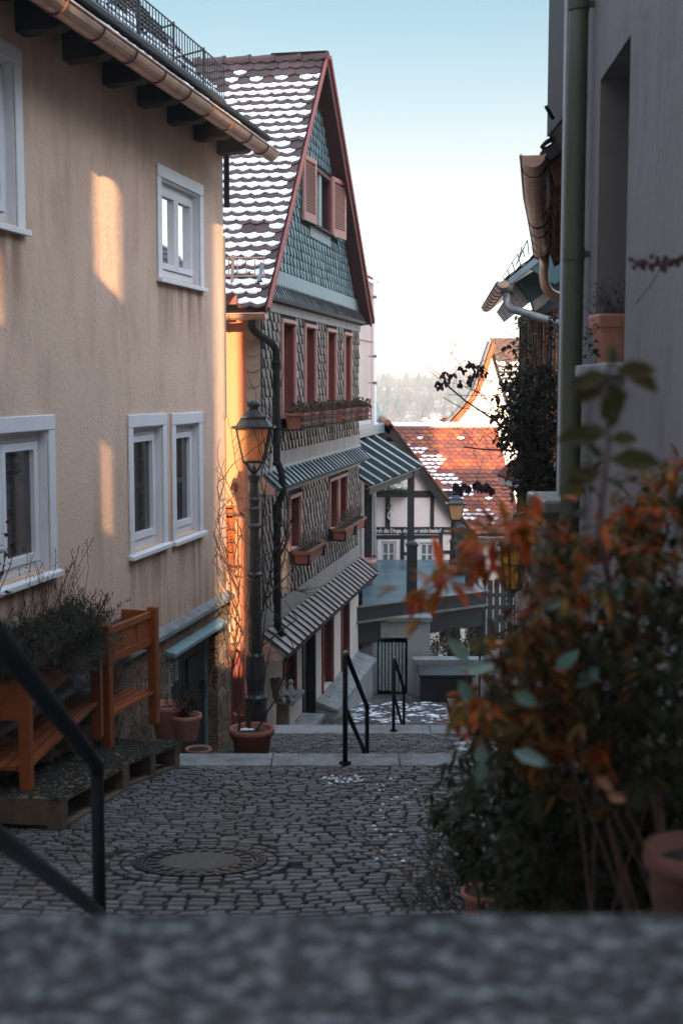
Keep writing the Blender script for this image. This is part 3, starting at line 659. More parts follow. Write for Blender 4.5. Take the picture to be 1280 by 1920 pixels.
# street windows
for h in up:
    w_ = window(F2, h[0], h[1], h[2], h[3], h2, depth=.15, casing=.04, cw=.055, sillw=.09, leaves=2, frame_mat=m_redwood, cas_mat=m_pinkwood, fw=.045, sill_mat=m_pinkwood)
    m = MB(); m.fbox(F2, h[0] + .0, h[0] + .012, h[2], h[3], -.15, .0); m.fbox(F2, h[1] - .012, h[1], h[2], h[3], -.15, .0); m.fbox(F2, h[0] + .012, h[1] - .012, h[3] - .012, h[3], -.15, 0); m.build('reveal', m_redwood, w_)
for h in mid:
    w_ = window(F2, h[0], h[1], h[2], h[3], h2, depth=.15, casing=.04, cw=.055, sillw=.07, leaves=1, frame_mat=m_redwood, cas_mat=m_pinkwood, fw=.045, sill_mat=m_pinkwood)
    m = MB(); m.fbox(F2, h[0] + .0, h[0] + .012, h[2], h[3], -.15, .0); m.fbox(F2, h[1] - .012, h[1], h[2], h[3], -.15, .0); m.fbox(F2, h[0] + .012, h[1] - .012, h[3] - .012, h[3], -.15, 0); m.build('reveal', m_redwood, w_)
for h in gr:
    w_ = window(F2, h[0], h[1], h[2], h[3], h2, depth=.15, casing=.03, cw=.06, sillw=.14, leaves=1, frame_mat=m_redwood, cas_mat=m_redpaint, fw=.06, sill_mat=m_stone)
    m = MB(); m.fbox(F2, h[0] + .0, h[0] + .012, h[2], h[3], -.15, .0); m.fbox(F2, h[1] - .012, h[1], h[2], h[3], -.15, .0); m.fbox(F2, h[0] + .012, h[1] - .012, h[3] - .012, h[3], -.15, 0); m.build('reveal', m_redwood, w_)
@one('door', m_black, h2)
def _(m):
    m.fbox(F2, gd[0], gd[1], gd[2], gd[3], -.14, -.1); m.fbox(F2, gd[0], gd[0] + .07, gd[2], gd[3], -.1, .02); m.fbox(F2, gd[1] - .07, gd[1], gd[2], gd[3], -.1, .02)
@one('plinth', m_greyplaster, h2)
def _(m):
    m.extr([F2(gd[1] + .08, -6.6, .0), F2(gd[1] + .08, -6.6, .3), F2(gd[1] + .08, -5.17, .28), F2(gd[1] + .08, -5.1, 0)], F2.A * (c1 - gd[1] - .1))
for a_, b_, z_ in ((c0 + .15, c0 + .75, -4.7), (c0 + .9, gd[0] - .05, -4.98)):
    m = MB(); m.fbox(F2, a_, b_, -6, z_, 0, .3); m.build('door_pier', m_greyplaster, h2)
@one('plinth_coping', m_stone, h2, bevel=.01)
def _(m):
    a = gd[1] + .06
    while a < c1 - .05:
        w_ = min(.7, c1 - .02 - a); m.extr([F2(a, -5.10, 0), F2(a, -5.19, .36), F2(a, -5.13, .36), F2(a, -5.0, 0)], F2.A * (w_ - .008)); a += w_
for a_, b_, z_ in ((c0 + .1, c0 + .78, -4.7), (c0 + .88, gd[0] - .04, -4.98)):
    m = MB(); m.fbox(F2, a_, b_, z_, z_ + .055, 0, .36); m.build('step_slab', m_stone, h2)
# roof
rth = math.atan2(ZP - EA, (AP - c0)); OV = .38
Bn = F2.A * math.cos(rth) + V((0, 0, 1)) * math.sin(rth)
SLn = (AP - c0 + OV) / math.cos(rth)
LW = 5.2
Fr = Frame(F2(c0 - OV, EA - OV * math.tan(rth) + .16, .16), -F2.N, Bn); Fr.N = (-F2.N).cross(Bn) * -1
if Fr.N.z < 0: Fr.N = -Fr.N
def snw(a, s):
    if s > SLn - .6: return .0 if s > SLn - .42 else .2
    if a < .07: return 0.25
    if s > SLn - .9: return .7
    return .99 if noise.noise(V((a * 2.2, s * 2.6, 5))) < .5 else .75
T, SN = tiles(Fr, 0, LW, SLn, .19, .178, None, snw, drop=.05)
ro = T.build('roof', m_tile, h2); SN.build('snow', m_snow, ro)
@one('roof_deck', m_darkwood, ro)
def _(m):
    m.extr([Fr(0, .05, -.0), Fr(LW, .05, -.0), Fr(LW, SLn, -.0), Fr(0, SLn, -.0)], -Fr.N * .05)
    thb = math.atan2(ZP - EA, c1 - AP); Bb = -F2.A * math.cos(thb) + V((0, 0, 1)) * math.sin(thb); SB = (c1 + .2 - AP) / math.cos(thb)
    ob = F2(c1 + .2, EA - .2 * math.tan(thb) + .16, .16); nn = Bb.cross(-F2.N); nn = nn if nn.z > 0 else -nn
    m.extr([ob, ob - F2.N * LW, ob - F2.N * LW + Bb * SB, ob + Bb * SB], nn * .05)
thb = math.atan2(ZP - EA, c1 - AP); Bb = -F2.A * math.cos(thb) + V((0, 0, 1)) * math.sin(thb); SB = (c1 + .2 - AP) / math.cos(thb)
ob = F2(c1 + .2, EA - .2 * math.tan(thb) + .16, .16); nb = Bb.cross(-F2.N); nb = nb if nb.z > 0 else -nb
Fbk = Frame(ob, -F2.N, Bb); Fbk.N = nb
T, _sn = tiles(Fbk, -.05, .8, SB, .21, .2, None, None, drop=.05)
T.build('back_slope', m_tile, ro)
@one('bargeboard', m_redwood, h2)
def _(m):
    o = F2.N * .0
    for Fq, L, dp_, o_ in ((Fr, SLn, .07, 0), (Fbk, SB, .17, .04)):
        m.extr([Fq(-.005 - o_, .0, -.005), Fq(-.005 - o_, L, -.005), Fq(-.005 - o_, L, -dp_), Fq(-.005 - o_, .05, -dp_)], F2.N * .03)
        m.extr([Fq(-.005 - o_, .0, -.055), Fq(-.005 - o_, L, -.055), Fq(.17, L, -.055), Fq(.17, 0, -.055)], Fq.N * -.02)
@one('verge_trim', m_redpaint, h2)
def _(m):
    for Fq, L, o_, t_ in ((Fr, SLn, 0, .012), (Fbk, SB, .04, .045)): m.extr([Fq(-.04 - o_, .0, .045), Fq(-.04 - o_, L, .045), Fq(-.04 - o_, L, -t_), Fq(-.04 - o_, .0, -t_)], F2.N * .03)
# ridge tiles
rp = F2(AP, 0, 0); zr = Fr(0, SLn, .0).z + .03
rtm = MB(); a = 0
while a < LW:
    L = .42; vs = []
    base = Fr(a - .06, SLn, 0)
    ring = []
    for e_, (aa, rr) in enumerate(((a - .06, .13), (a - .0, .115), (a + L, .095))):
        cpt = Fr(aa, SLn, -.045) 
        for k in range(9):
            q = math.pi * k / 8; ring.append(cpt + F2.A * math.cos(q) * rr * 1.15 + V((0, 0, 1)) * math.sin(q) * rr * 1.1)
    rtm.add(ring, [(i * 9 + k, i * 9 + k + 1, (i + 1) * 9 + k + 1, (i + 1) * 9 + k) for i in range(2) for k in range(8)] + [tuple(range(9))])
    a += .4
rtm.build('ridge_tiles', m_tile, h2)
# snow guard of the slate house
sg = MB()
gz = lambda a, h: Fr(a, .55, .03) + V((0, 0, 1)) * h
for h_ in (.03, .26): sg.tube([gz(.08, h_), gz(LW, h_)], .011, 5)
a = .1
while a < 3: sg.tube([gz(a, .03), gz(a, .26)], .007, 4); a += .115
for a in (.5, 1.3, 2.1): sg.tube([gz(a, .3), Fr(a, .45, .03)], .02, 5)
sg.build('snow_guard', m_copper, h2)
go = Fr(0.02, -.04, -.03); gutter([go - F2.N * 4 , go + F2.N * .04], .075, h2, m_copper, rings=.55)
m = MB(); m.box(*(lambda p: (p.x - .07, p.x + .07, p.y - .35, p.y + .2, p.z - .06, p.z + .07))(Fy(.28, EA - .12, .25))); m.build('rafter', m_redwood, h2)
# downpipe
dp = MB(); top = Fr(.18, -.04, -.1)
pA = F2(c0 + .34, .42, .13); 
pts = [top, top + V((0, 0, -.10))] + bez(top + V((0, 0, -.10)), top + V((.02, 0, -.22)), pA + V((-.02, 0, .16)), pA, 8)[1:] + [F2(c0 + .34, -1.0, .13), F2(c0 + .34, -1.15, .19), F2(c0 + .34, -1.42, .22), F2(c0 + .34, -1.6, .13), F2(c0 + .34, -3.2, .13), F2(c0 + .34, -3.35, .2)]
dp.tube(pts, .048, 12)
for z_ in (.3, -.55, -1.02, -2.2, -3.1): dp.tube([F2(c0 + .34, z_, .13), F2(c0 + .34, z_ - .05, .13)], .056, 12)
dp.build('downpipe', m_rail, h2, smooth=True)
# house number and the grilled side window
ga_, gb_ = Fy.px(434, 926)
Fn = Frame(Fy(ga_, gb_), F2.N, (0, 0, 1), -F2.A)
text_mesh('3', .21, .012, Fn, 0, 0, .02, m_houseno, 'house_number', h2, off=.006)
Fw = Frame(Fy(0, 0), F2.N, (0, 0, 1), -F2.A)   # same plane, a increases to the right
sw = (-sidewin[1], -sidewin[0], sidewin[2], sidewin[3])
w_ = window(Fw, *sw, h2, depth=.12, casing=.02, cw=.03, sillw=.05, leaves=1, frame_mat=m_orangewood, cas_mat=m_orangewood, fw=.09)
m = MB()
for x_ in (-.62, -.45, -.28, -.1, .1): m.tube([Fw(sw[1] + x_, sw[2] - .12, .13), Fw(sw[1] + x_, sw[3] + .1, .13)], .011, 6)
for z_ in (sw[2] + .02, sw[3] - .06): m.tube([Fw(sw[0] - .1, z_, .13), Fw(sw[1] + .13, z_, .13)], .016, 6)
for x_ in (-.53, -.36, -.19, -.0):
    for z_ in (.35, .55):
        cc = Fw(sw[1] + x_, sw[2] + z_ * (sw[3] - sw[2]) / .9, .13); m.tube(arcpts(cc, F2.N, (0, 0, 1), .07, 0, 5.2, 12), .008, 5)
for x_ in (-.1, .1):
    for s_2 in (-1, 1): m.tube(arcpts(Fw(sw[1] + x_ + s_2 * .04, sw[3] + .1, .13), F2.N, (0, 0, 1), .04, 0, 4 if s_2 > 0 else -4, 8), .007, 5)
m.tube([Fw(sw[1] + .13, sw[3] - .06, .13), Fw(sw[1] + .19, sw[3] - .0, .13)], .014, 5); m.tube([Fw(sw[1] + .13, sw[3] - .06, .13), Fw(sw[1] + .2, sw[3] - .08, .13)], .014, 5)
m.build('grille', m_rust, w_)
# ======================= ground =======================
def gz_(y):
    if y < 1.21: return -.5
    if y < 5.1: return -.5 - (y - 1.21) * .47
    if y < 10.16: return -1.592 - .1474 * y
    if y < 10.5: return -3.09
    if y < 11.6: return -3.09 - .15 * (1 + int((y - 10.5) / .37))
    if y < 15.4: return -1.323 - .192 * y
    if y < 15.8: return -4.28
    if y < 17: return -4.28 - .155 * (1 + int((y - 15.8) / .3))
    if y < 24: return -4.9 - (y - 17) * .143
    return -5.9 - (y - 24) * .09
gm = MB()
ys = [5.0, 10.16]; 
def sheet(m, x0, x1, ya, yb, za, zb): m.poly([(x0, ya, za), (x1, ya, za), (x1, yb, zb), (x0, yb, zb)])
for a, b in ((5.12, 10.17), (11.6, 15.41), (17.0, 24), (24, 44)):
    sheet(gm, -9, 9, a, b, gz_(a + .01) - .03, gz_(b - .02 if b < 40 else b) - .03)
kind(gm.build('ground', m_mortar), 'structure')
hm = MB()                         # terrain falling into the valley and rising as hills
nx, ny = 60, 60; vs = []
def hz_(x, y):
    if y < 100: z = -9.9 - (y - 44) * .22
    else:
        t = min(1, (y - 100) / 420); z = -22 + 21 * (t * t * (3 - 2 * t)) - (0)
    z += noise.noise(V((x * .008, y * .008, 0))) * (4 if y > 100 else 1)
    return z
for j in range(ny + 1):
    y = 43 + (j / ny) ** 1.6 * 700
    for i in range(nx + 1):
        x = (i / nx - .5) * (80 + y * 1.2); vs.append((x, y, gz_(43.9) - .03 if j == 0 else hz_(x, y)))
hm.add(vs, [(j * (nx + 1) + i, j * (nx + 1) + i + 1, (j + 1) * (nx + 1) + i + 1, (j + 1) * (nx + 1) + i) for j in range(ny) for i in range(nx)])
kind(hm.build('hills', m_hill, smooth=True), 'structure')
bg_ = MB(); bg_.poly([(-400, -60, -12), (400, -60, -12), (400, 60, -12), (-400, 60, -12)])
kind(bg_.build('lower_ground', m_hill), 'structure')
# cobbles: every stone a worn little block, laid in wavering rows
MC = P(375, 1640, 6.75); MC.z = gz_(6.75) ; MRx = .36
def cob(m, y0, y1, x0, x1, w, h, zf, hole=None, amp=.10):
    y = y0; k = 0
    while y < y1:
        x = x0(y) + (U(0, w)); hh = h * U(.93, 1.07)
        while x < x1(y):
            ww = w * U(.78, 1.3)
            g = U(.004, .008); c = [(x + g, y + g), (x + ww - g, y + g), (x + ww - g, y + hh - g), (x + g, y + hh - g)]
            def wp(p):
                yy = p[1] + amp * math.sin(p[0] * 2.1 + .4 * math.sin(p[1] * 1.7)) + .03 * noise.noise(V((p[0] * 2, p[1] * 2, 0)))
                xx = p[0] + .06 * math.sin(p[1] * 3.1) + .02 * noise.noise(V((p[0] * 3, p[1] * 3, 7)))
                return xx, min(max(yy, y0), y1)
            c = [wp((p[0] + U(-.007, .007), p[1] + U(-.006, .006))) for p in c]
            cx = sum(p[0] for p in c) / 4; cy = sum(p[1] for p in c) / 4; dz = U(-.005, .004)
            if hole and math.hypot(cx - hole[0], cy - hole[1]) < hole[2]: x += ww; continue
            tx, ty = U(-.04, .04), U(-.05, .05)
            lo = []; mi = []; hi = []
            for p in c:
                z = zf(p[1]); q = (cx + (p[0] - cx) * .95, cy + (p[1] - cy) * .95); r = (cx + (p[0] - cx) * .82, cy + (p[1] - cy) * .82)
                tl = (p[0] - cx) * tx + (p[1] - cy) * ty
                lo.append((p[0], p[1], z - .03)); mi.append((q[0], q[1], z - .007 + dz + tl)); hi.append((r[0], r[1], z + dz + tl))
            m.add(lo + mi + hi, [(8, 9, 10, 11)] + [(i, (i + 1) % 4, 4 + (i + 1) % 4, 4 + i) for i in range(4)] + [(4 + i, 4 + (i + 1) % 4, 8 + (i + 1) % 4, 8 + i) for i in range(4)])
            x += ww
        y += hh
cm2 = MB()
cob(cm2, 5.6, 10.14, lambda y: -2.9 + .1 * y, lambda y: 1.15 + .02 * y, .108, .08, lambda y: -1.592 - .1474 * y, (MC.x, MC.y, .52))
cob(cm2, 12.3, 15.38, lambda y: -1.7, lambda y: 2.2, .105, .08, lambda y: -1.323 - .192 * y)
cob(cm2, 18.4, 24.0, lambda y: -1.0, lambda y: 2.9, .12, .09, lambda y: -4.9 - (y - 17) * .143)
# a ring of stones round the manhole
for rr, n_ in ((.395, 22), (.46, 26)):
    for k in range(n_):
        q0, q1 = 2 * math.pi * k / n_ + .012, 2 * math.pi * (k + 1) / n_ - .012; c = []
        for q, r_ in ((q0, rr - .026), (q1, rr - .026), (q1, rr + .03), (q0, rr + .03)): c.append((MC.x + math.cos(q) * r_, MC.y + math.sin(q) * r_))
        cx = sum(p[0] for p in c) / 4; cy = sum(p[1] for p in c) / 4; zf = lambda y: -1.592 - .1474 * y
        lo = [(p[0], p[1], zf(p[1]) - .03) for p in c]; hi = [(cx + (p[0] - cx) * .84, cy + (p[1] - cy) * .84, zf(p[1]) + .002) for p in c]
        cm2.add(lo + hi, [(4, 5, 6, 7)] + [(i, (i + 1) % 4, 4 + (i + 1) % 4, 4 + i) for i in range(4)])
cb = kind(cm2.build('cobbled_paving', m_cobble), 'structure')
# granite kerbs across the lane and the steps below them
def kerb(nm, x0, x1, y0, y1, z):
    m = MB(); x = x0
    while x < x1: m.box(x, min(x + 1.05, x1) - .006, y0, y1, z - .16, z + U(-.002, .002)); x += 1.05
    kind(m.build(nm, m_stone, bevel=.012), 'structure')
kerb('kerb', -1.62, 2.4, 10.16, 10.5, -3.085); kerb('kerb', -1.0, 3.0, 15.4, 15.8, -4.275)
sm = MB()
for i in range(3): sm.box(-2.2, 2.4, 10.5 + i * .37, 10.87 + i * .37 + .1, -4.2, -3.24 - i * .15 - .0)
for i in range(4): sm.box(-1.1, 3.0, 15.8 + i * .3, 16.1 + i * .3 + .1, -5.4, -4.43 - i * .155)
for i in range(9): sm.box(-3, 3, 1.5 + i * .4, 1.9 + i * .4 + .05, -3.2, -.89 - i * .172)
kind(sm.build('steps', m_stone), 'structure')
@one('top_step', m_ledge, bevel=.012)
def _(m): m.box(-4, 4, .55, 1.18, -.72, -.5)
kind(bpy.data.objects['top_step'], 'structure')
m = MB(); m.box(-4, 4, -3, .56, -2, -.9); m.box(-4, 4, .55, 1.165, -2, -.72); kind(m.build('landing', m_stone), 'structure')
# manhole cover
mh = thing('manhole_cover', (MC.x, MC.y, MC.z), 'round iron manhole cover with a concrete centre set in the cobbles', 'manhole cover')
nrm = V((0, .1474, 1)).normalized(); Fm = Frame(MC + nrm * .0, (1, 0, 0), nrm.cross(V((1, 0, 0))), nrm)
def disc(F, r0, r1, n0, n1, seg=56):
    m = MB(); vs = []
    for k in range(seg):
        q = 2 * math.pi * k / seg; c_, s2 = math.cos(q), math.sin(q)
        vs += [F(c_ * r0, s2 * r0, n0), F(c_ * r0, s2 * r0, n1), F(c_ * r1, s2 * r1, n1), F(c_ * r1, s2 * r1, n0)]
    m.add(vs, [(k * 4 + j, k * 4 + j + 1, ((k + 1) % seg) * 4 + j + 1, ((k + 1) % seg) * 4 + j) for k in range(seg) for j in range(3)])
    return m
m = disc(Fm, .305, .36, -.02, .006)
for k in range(40):
    q = 2 * math.pi * k / 40; F_ = Frame(Fm(0, 0), Fm.A * math.cos(q) + Fm.B * math.sin(q), -Fm.A * math.sin(q) + Fm.B * math.cos(q), Fm.N); m.fbox(F_, .315, .352, -.012, .012, .005, .010)
m.build('outer_ring', m_iron, mh)
m = disc(Fm, .205, .298, -.02, .002)
for k in range(20):
    q = 2 * math.pi * k / 20; F_ = Frame(Fm(0, 0), Fm.A * math.cos(q) + Fm.B * math.sin(q), -Fm.A * math.sin(q) + Fm.B * math.cos(q), Fm.N); m.fbox(F_, .225, .285, -.018, .018, .001, .008)
m.build('lid_ring', m_iron, mh)
m = MB(); m.lathe(MC, [(.001, 0)], 3); m = MB(); m.poly([Fm(math.cos(q) * .205, math.sin(q) * .205, .004) for q in [2 * math.pi * k / 48 for k in range(48)]])
m.build('concrete_centre', M('lid_concrete', (.10, .09, .075), .9, .35, 40, bump=.6, bs=90), mh)
# leaf litter on the paving
m = MB()
for _ in range(150):
    x = U(-2.0, 1.0) if R() < .35 else U(.35, 1.1); y = U(6, 10); m.leaf(V((x, y, -1.592 - .1474 * y + .012)), V((U(-1, 1), U(-1, 1), U(0, .25))), V((0, 0, 1)), U(.02, .045), U(.012, .022), curl=U(0, .3))
tag(kind(m.build('leaf_litter', leafy('litter', [(.10, .05, .02), (.06, .035, .02), (.14, .06, .02), (.05, .04, .02)])), 'stuff'), 'small dead leaves scattered on the near cobbles', 'leaves')
# patches of old snow
def snowpatch(x0, x1, y0, y1, n, zf, mx=.07):
    m = MB()
    for _ in range(n):
        x, y = U(x0, x1), U(y0, y1)
        if noise.noise(V((x * 3, y * 3, 2))) < -.15: continue
        r = U(.25, 1) * mx; k = 9; ring = [(x + math.cos(2 * math.pi * i / k) * r * U(.6, 1.5), y + math.sin(2 * math.pi * i / k) * r * U(.4, .9)) for i in range(k)]
        m.add([(x, y, zf(y) + .014)] + [(a, b, zf(b) + .002) for a, b in ring], [(0, 1 + i, 1 + (i + 1) % k) for i in range(k)])
    return m
m = snowpatch(.2, 1.75, 19.6, 22.6, 240, lambda y: -4.9 - (y - 17) * .143, .075)
tag(kind(m.build('snow_patches', m_snow), 'stuff'), 'thin patches of old snow on the lower cobbles', 'snow')
m = snowpatch(-.14, .14, 9.2, 9.65, 50, lambda y: -1.592 - .1474 * y, .018)
m2 = snowpatch(.12, .7, 6.7, 9.6, 60, lambda y: -1.592 - .1474 * y, .013); k = len(m.v); m.v += m2.v; m.f += [tuple(i + k for i in f) for f in m2.f]
tag(kind(m.build('snow_patches', m_snow), 'stuff'), 'crumbs of snow on the near cobbles', 'snow')

# ======================= handrails =======================
def handrail(y0, px0, z0, h, y1, x1, ztop1, zb1, label, r=.021, mat=None):
    """two posts and a bent top rail with a lower rail, going down the steps"""
    f = P(px0, 960, y0); f.z = z0
    t = thing('handrail', (f.x, y0, z0), label, 'handrail', 'steel handrails along the steps')
    m = MB(); m.tube([(f.x, y0, z0 - .05), (f.x, y0, z0 + h - .06)], r, 10); m.tube([(f.x, y0, z0), (f.x, y0, z0 + .012)], .05, 12); m.build('post', mat or m_rail, t, smooth=True)
    m = MB(); e = V((x1, y1, ztop1)); s0 = V((f.x, y0, z0 + h)); d = (e - s0).normalized()
    m.tube([(f.x, y0, z0 + h - .06), s0 + V((0, 0, -.012)) , s0 + d * .03, s0 + d * .08], r, 10); m.build('bend', m_steel, t, smooth=True)
    m = MB(); m.tube([s0 + d * .075, e - d * .05, e + V((0, 0, -.03))], r, 10); m.build('top_rail', mat or m_rail, t, smooth=True)
    m = MB(); m.tube([e + V((0, 0, -.03)), (x1, y1, zb1)], r, 10); m.build('post', mat or m_rail, t, smooth=True)
    m = MB(); m.tube([(f.x, y0, z0 + h * .5), (x1, y1, zb1 + .15)], r * .9, 8); m.build('lower_rail', mat or m_rail, t, smooth=True)
    return t
z1 = P(648, 1444, 10.2).z
handrail(10.2, 647, -3.085, P(650, 1222, 10.2).z + 3.085, 12.1, P(688, 1330, 12.1).x, P(688, 1325, 12.1).z, -3.75, 'nearer of the two dark steel handrails in mid lane, standing on the front kerb')
handrail(15.5, 739, -4.275, P(740, 1232, 15.5).z + 4.275, 17.4, P(757, 1300, 17.4).x, P(757, 1292, 17.4).z, -4.95, 'smaller dark steel handrail on the second kerb further down the lane')
# the blurred rail in the left foreground
t = thing('handrail', P(182, 1700, 4.2), 'thick dark blurred handrail in the left foreground', 'handrail', 'steel handrails along the steps')
a = P(182, 1434, 4.2); b_ = P(0, 1200, 2.35); d = b_ - a; b2 = a + d * 1.5
m = MB(); m.tube([(a.x, a.y, gz_(4.2) - .1), a - V((0, 0, .02))], .022, 12); m.build('post', m_rail, t, smooth=True)
m = MB(); m.tube([a - V((0, 0, .02)), a + d * .015, b2], .024, 12); m.build('top_rail', m_rail, t, smooth=True)
m = MB(); lo = V((0, 0, P(182, 1712, 4.2).z - a.z)); l2 = P(0, 1572, 2.35); m.tube([a + lo, l2, l2 + (l2 - a - lo) * .4], .021, 12); m.build('lower_rail', m_rail, t, smooth=True)
m = MB(); m.tube([(b2.x, b2.y, b2.z), (b2.x, b2.y, -.9)], .022, 10); m.build('post', m_rail, t, smooth=True)

# ======================= pale house beyond the slate house, mast, awning =======================
FP = street(-5.16 + .0, .1914)
ph = thing('pink_house', FP(29.5, -5), 'narrow pale pink rendered house just behind the slate house', 'house')
pa1 = FP.px(700, 700)[0]
pt = FP.px(690, 527)[1]
m = MB(); m.fbox(FP, 25.5, pa1, -5.8, pt, -5, 0); m.build('wall', m_pink, ph)
m = MB()
for z_ in (FP.px(695, 560)[1], FP.px(695, 640)[1]): m.fbox(FP, 25.5, pa1 + .01, z_ - .012, z_, .0, .02)
m.fbox(FP, pa1 - .34, pa1 - .32, -4.3, pt - .2, .0, .012); m.build('trim', m_pinkwood, ph)
m = MB(); T, _s = tiles(Frame(FP(24.5, pt - .02, .12), FP.A, -FP.N * .8 + V((0, 0, 1)) * .6, FP.N * .6 + V((0, 0, 1)) * .8), 0, pa1 - 24.4, 1.5, .2, .2); T.build('roof', m_tile_or, ph)
m = MB(); q = FP.px(676, 800); m.fbox(FP, 25.5, pa1 - .2, FP.px(690, 812)[1] , FP.px(690, 795)[1], .0, .3); m.build('porch_roof', m_lead, ph)
m = MB(); p_ = P(690, 900, 29.2); m.box(p_.x - .09, p_.x + .09, 29.1, 29.3, -4.2, P(690, 903, 29.2).z); m.build('door_post', m_beam, ph)
ms = thing('pole', P(703, 1060, 29.6), 'tall thin white pole beside the pink house', 'pole')
x_, y_ = P(702.5, 720, 29.8).x, 29.8
m = MB(); m.tube([(x_, y_, -4.2), (x_ - .01, y_, P(702, 480, y_).z)], .042, 10); m.build('shaft', m_white, ms, smooth=True)
m = MB()
for py in (557, 668, 718, 1043): 
    z_ = P(700, py, y_).z; m.tube([(x_ - .16, y_, z_), (x_ + .02, y_, z_)], .012, 6); m.tube([(x_, y_, z_ - .03), (x_, y_, z_ + .03)], .05, 10)
m.build('clamp', m_zinc, ms)
# deck
DZ = -4.17
dk = thing('terrace_deck', (1.6, 26, DZ - .8), 'raised terrace with wet blue grey deck boards over a low cellar wall', 'terrace')
pl = P(672, 1146, 23.75); pr = P(905, 1112, 25.6)
def ndge(x): return 23.75 + (x - .3) / (2.85 - .3) * 1.85
m = MB(); y = 23.7
while y < 30.2:
    x0 = .3 - .0; 
    # boards run across; near ones are cut by the slanting edge
    xs0 = .25 if y < 24.6 else .25 + (y - 24.6) * .0
    xr = 2.85
    if y + .14 > ndge(.25):
        xe = min(xr, .3 + (y - 23.75) / 1.85 * 2.55); xe = xr if y >= ndge(xr) else xe
        if xe - xs0 > .05: m.extr([(xs0, y + .009, DZ - .03), (xe, y + .009, DZ - .03), (min(xe + .17, xr), y + .131, DZ - .03), (xs0, y + .131, DZ - .03)], (0, 0, .03))
    y += .14
m.build('boards', m_deck, dk)
m = MB(); e0 = V((.2, ndge(.2), DZ + .02)); e1 = V((2.87, ndge(2.87), DZ + .02)); dd = (e1 - e0).normalized(); Fd = Frame(e0, dd, (0, 0, 1), V((dd.y, -dd.x, 0)))
LN = (e1 - e0).length
m.fbox(Fd, -.2, LN, -.26, -.01, .0, .1); m.fbox(Fd, -.2, LN - .05, -.72, -.30, -.3, .02); m.build('fascia', m_beam, dk)
m = MB(); m.fbox(Fd, -.2, LN + .02, -.01, .012, .0, .15); m.fbox(Fd, -.2, LN, -.30, -.26, -.1, .16); m.extr([(2.85, ndge(2.85), DZ + .01), (2.95, ndge(2.85) - .1, DZ + .01), (2.95, 30.2, DZ + .01), (2.85, 30.2, DZ + .01)], (0, 0, .03)); m.build('edge_trim', m_zinc, dk)
m = MB(); m.box(.2, 2.83, 26.2, 30.2, DZ - .3, DZ - .05); m.build('joists', m_beam, dk)
m = MB()
for px in (850, 893):
    p_ = P(px, 1180, 25.75 if px > 870 else 27.2); m.box(p_.x - .13, p_.x + .13, p_.y - .12, p_.y + .12, -6.6, DZ - .35)
m.build('post', m_beam, dk)
# posts with caps on the deck
for px, pt_, yy, w_, lb_ in ((772, 1015, 24.75, .2, 'thick dark post with a cap at the near edge of the deck'), (865, 985, 27.9, .18, 'dark capped deck post beneath the small lantern'), (880, 1004, 26.3, .17, 'dark capped deck post right of the small lantern')):
    p_ = P(px, pt_, yy); t = thing('capped_post', (p_.x, yy, DZ), lb_, 'post', 'capped posts of the deck'); zt_ = p_.z
    m = MB(); h_ = w_ / 2; m.box(p_.x - h_, p_.x + h_, yy - h_, yy + h_, DZ, zt_ - .1); m.build('shaft', m_beam, t, bevel=.012)
    m = MB(); m.lathe((p_.x, yy, zt_ - .1), [(h_ * 1.3, 0), (h_ * 1.68, .012), (h_ * 1.68, .05), (h_ * 1.35, .06), (h_ * 1.3, .075), (.03, .11)], 4, rot=math.pi / 4); m.build('cap', m_beam, t)
# awning with its own post
aw = thing('awning', (1.2, 27, -1.8), 'lean-to canopy of dark roofing with seven pale ribs', 'canopy')
E0 = P(698, 908, 24.0); E1 = P(791, 874, 29.6); ze = (E0.z + E1.z) / 2; E0.z = ze; E1.z = ze
ea = (E1 - E0).normalized(); LE = (E1 - E0).length; RI = V((-1.2 * ea.y, 1.2 * ea.x, .78))   # rises to the wall
RI = V((-1.25, .05, .80))
nA = ea.cross(RI.normalized()); nA = nA if nA.z > 0 else -nA
Fa = Frame(E0, ea, RI, nA); Rl = RI.length
m = MB(); m.extr([Fa(0, 0), Fa(LE, 0), Fa(LE, Rl), Fa(0, Rl)], -nA * .04); m.build('roof_sheet', M('dark_sheet', (.010, .018, .02), .95, .15, 8, spec=.05), aw)
m = MB(); m.extr([Fa(-.02, 0, -.04), Fa(LE + .02, 0, -.04), Fa(LE + .02, .06, -.14), Fa(-.02, .06, -.14)], nA * -.02); m.extr([Fa(.02, .02, -.045), Fa(LE, .02, -.045), Fa(LE, Rl, -.045), Fa(.02, Rl, -.045)], -nA * .02); m.build('soffit', m_cream, aw)
for k in range(7):
    a = .03 + (LE - .06) * (k / 6) ** 1.08; m = MB(); m.fbox(Fa, a - .018, a + .018, -.02, Rl, .001, .03); m.build('rib', m_tealdoor if 0 else M('rib_paint', (.5, .58, .6), .4, .1, 4) if k == 0 else bpy.data.materials['rib_paint'], aw)
m = MB(); m.fbox(Frame(Fa(LE, Rl), -RI.normalized(), nA, ea), 0, Rl, -.05, .04, 0, .02); m.build('end_board', m_beam, aw)
pp = P(769.5, 1000, 28.9)
m = MB(); m.box(pp.x - .075, pp.x + .075, 28.83, 28.98, DZ, ze - .04); m.build('post', m_beam, aw)
m = MB(); m.fbox(Frame(E0 - V((0, 0, .2)), ea, (0, 0, 1)), .1, LE, 0, .12, -.18, -.08); m.build('eaves_beam', m_beam, aw)
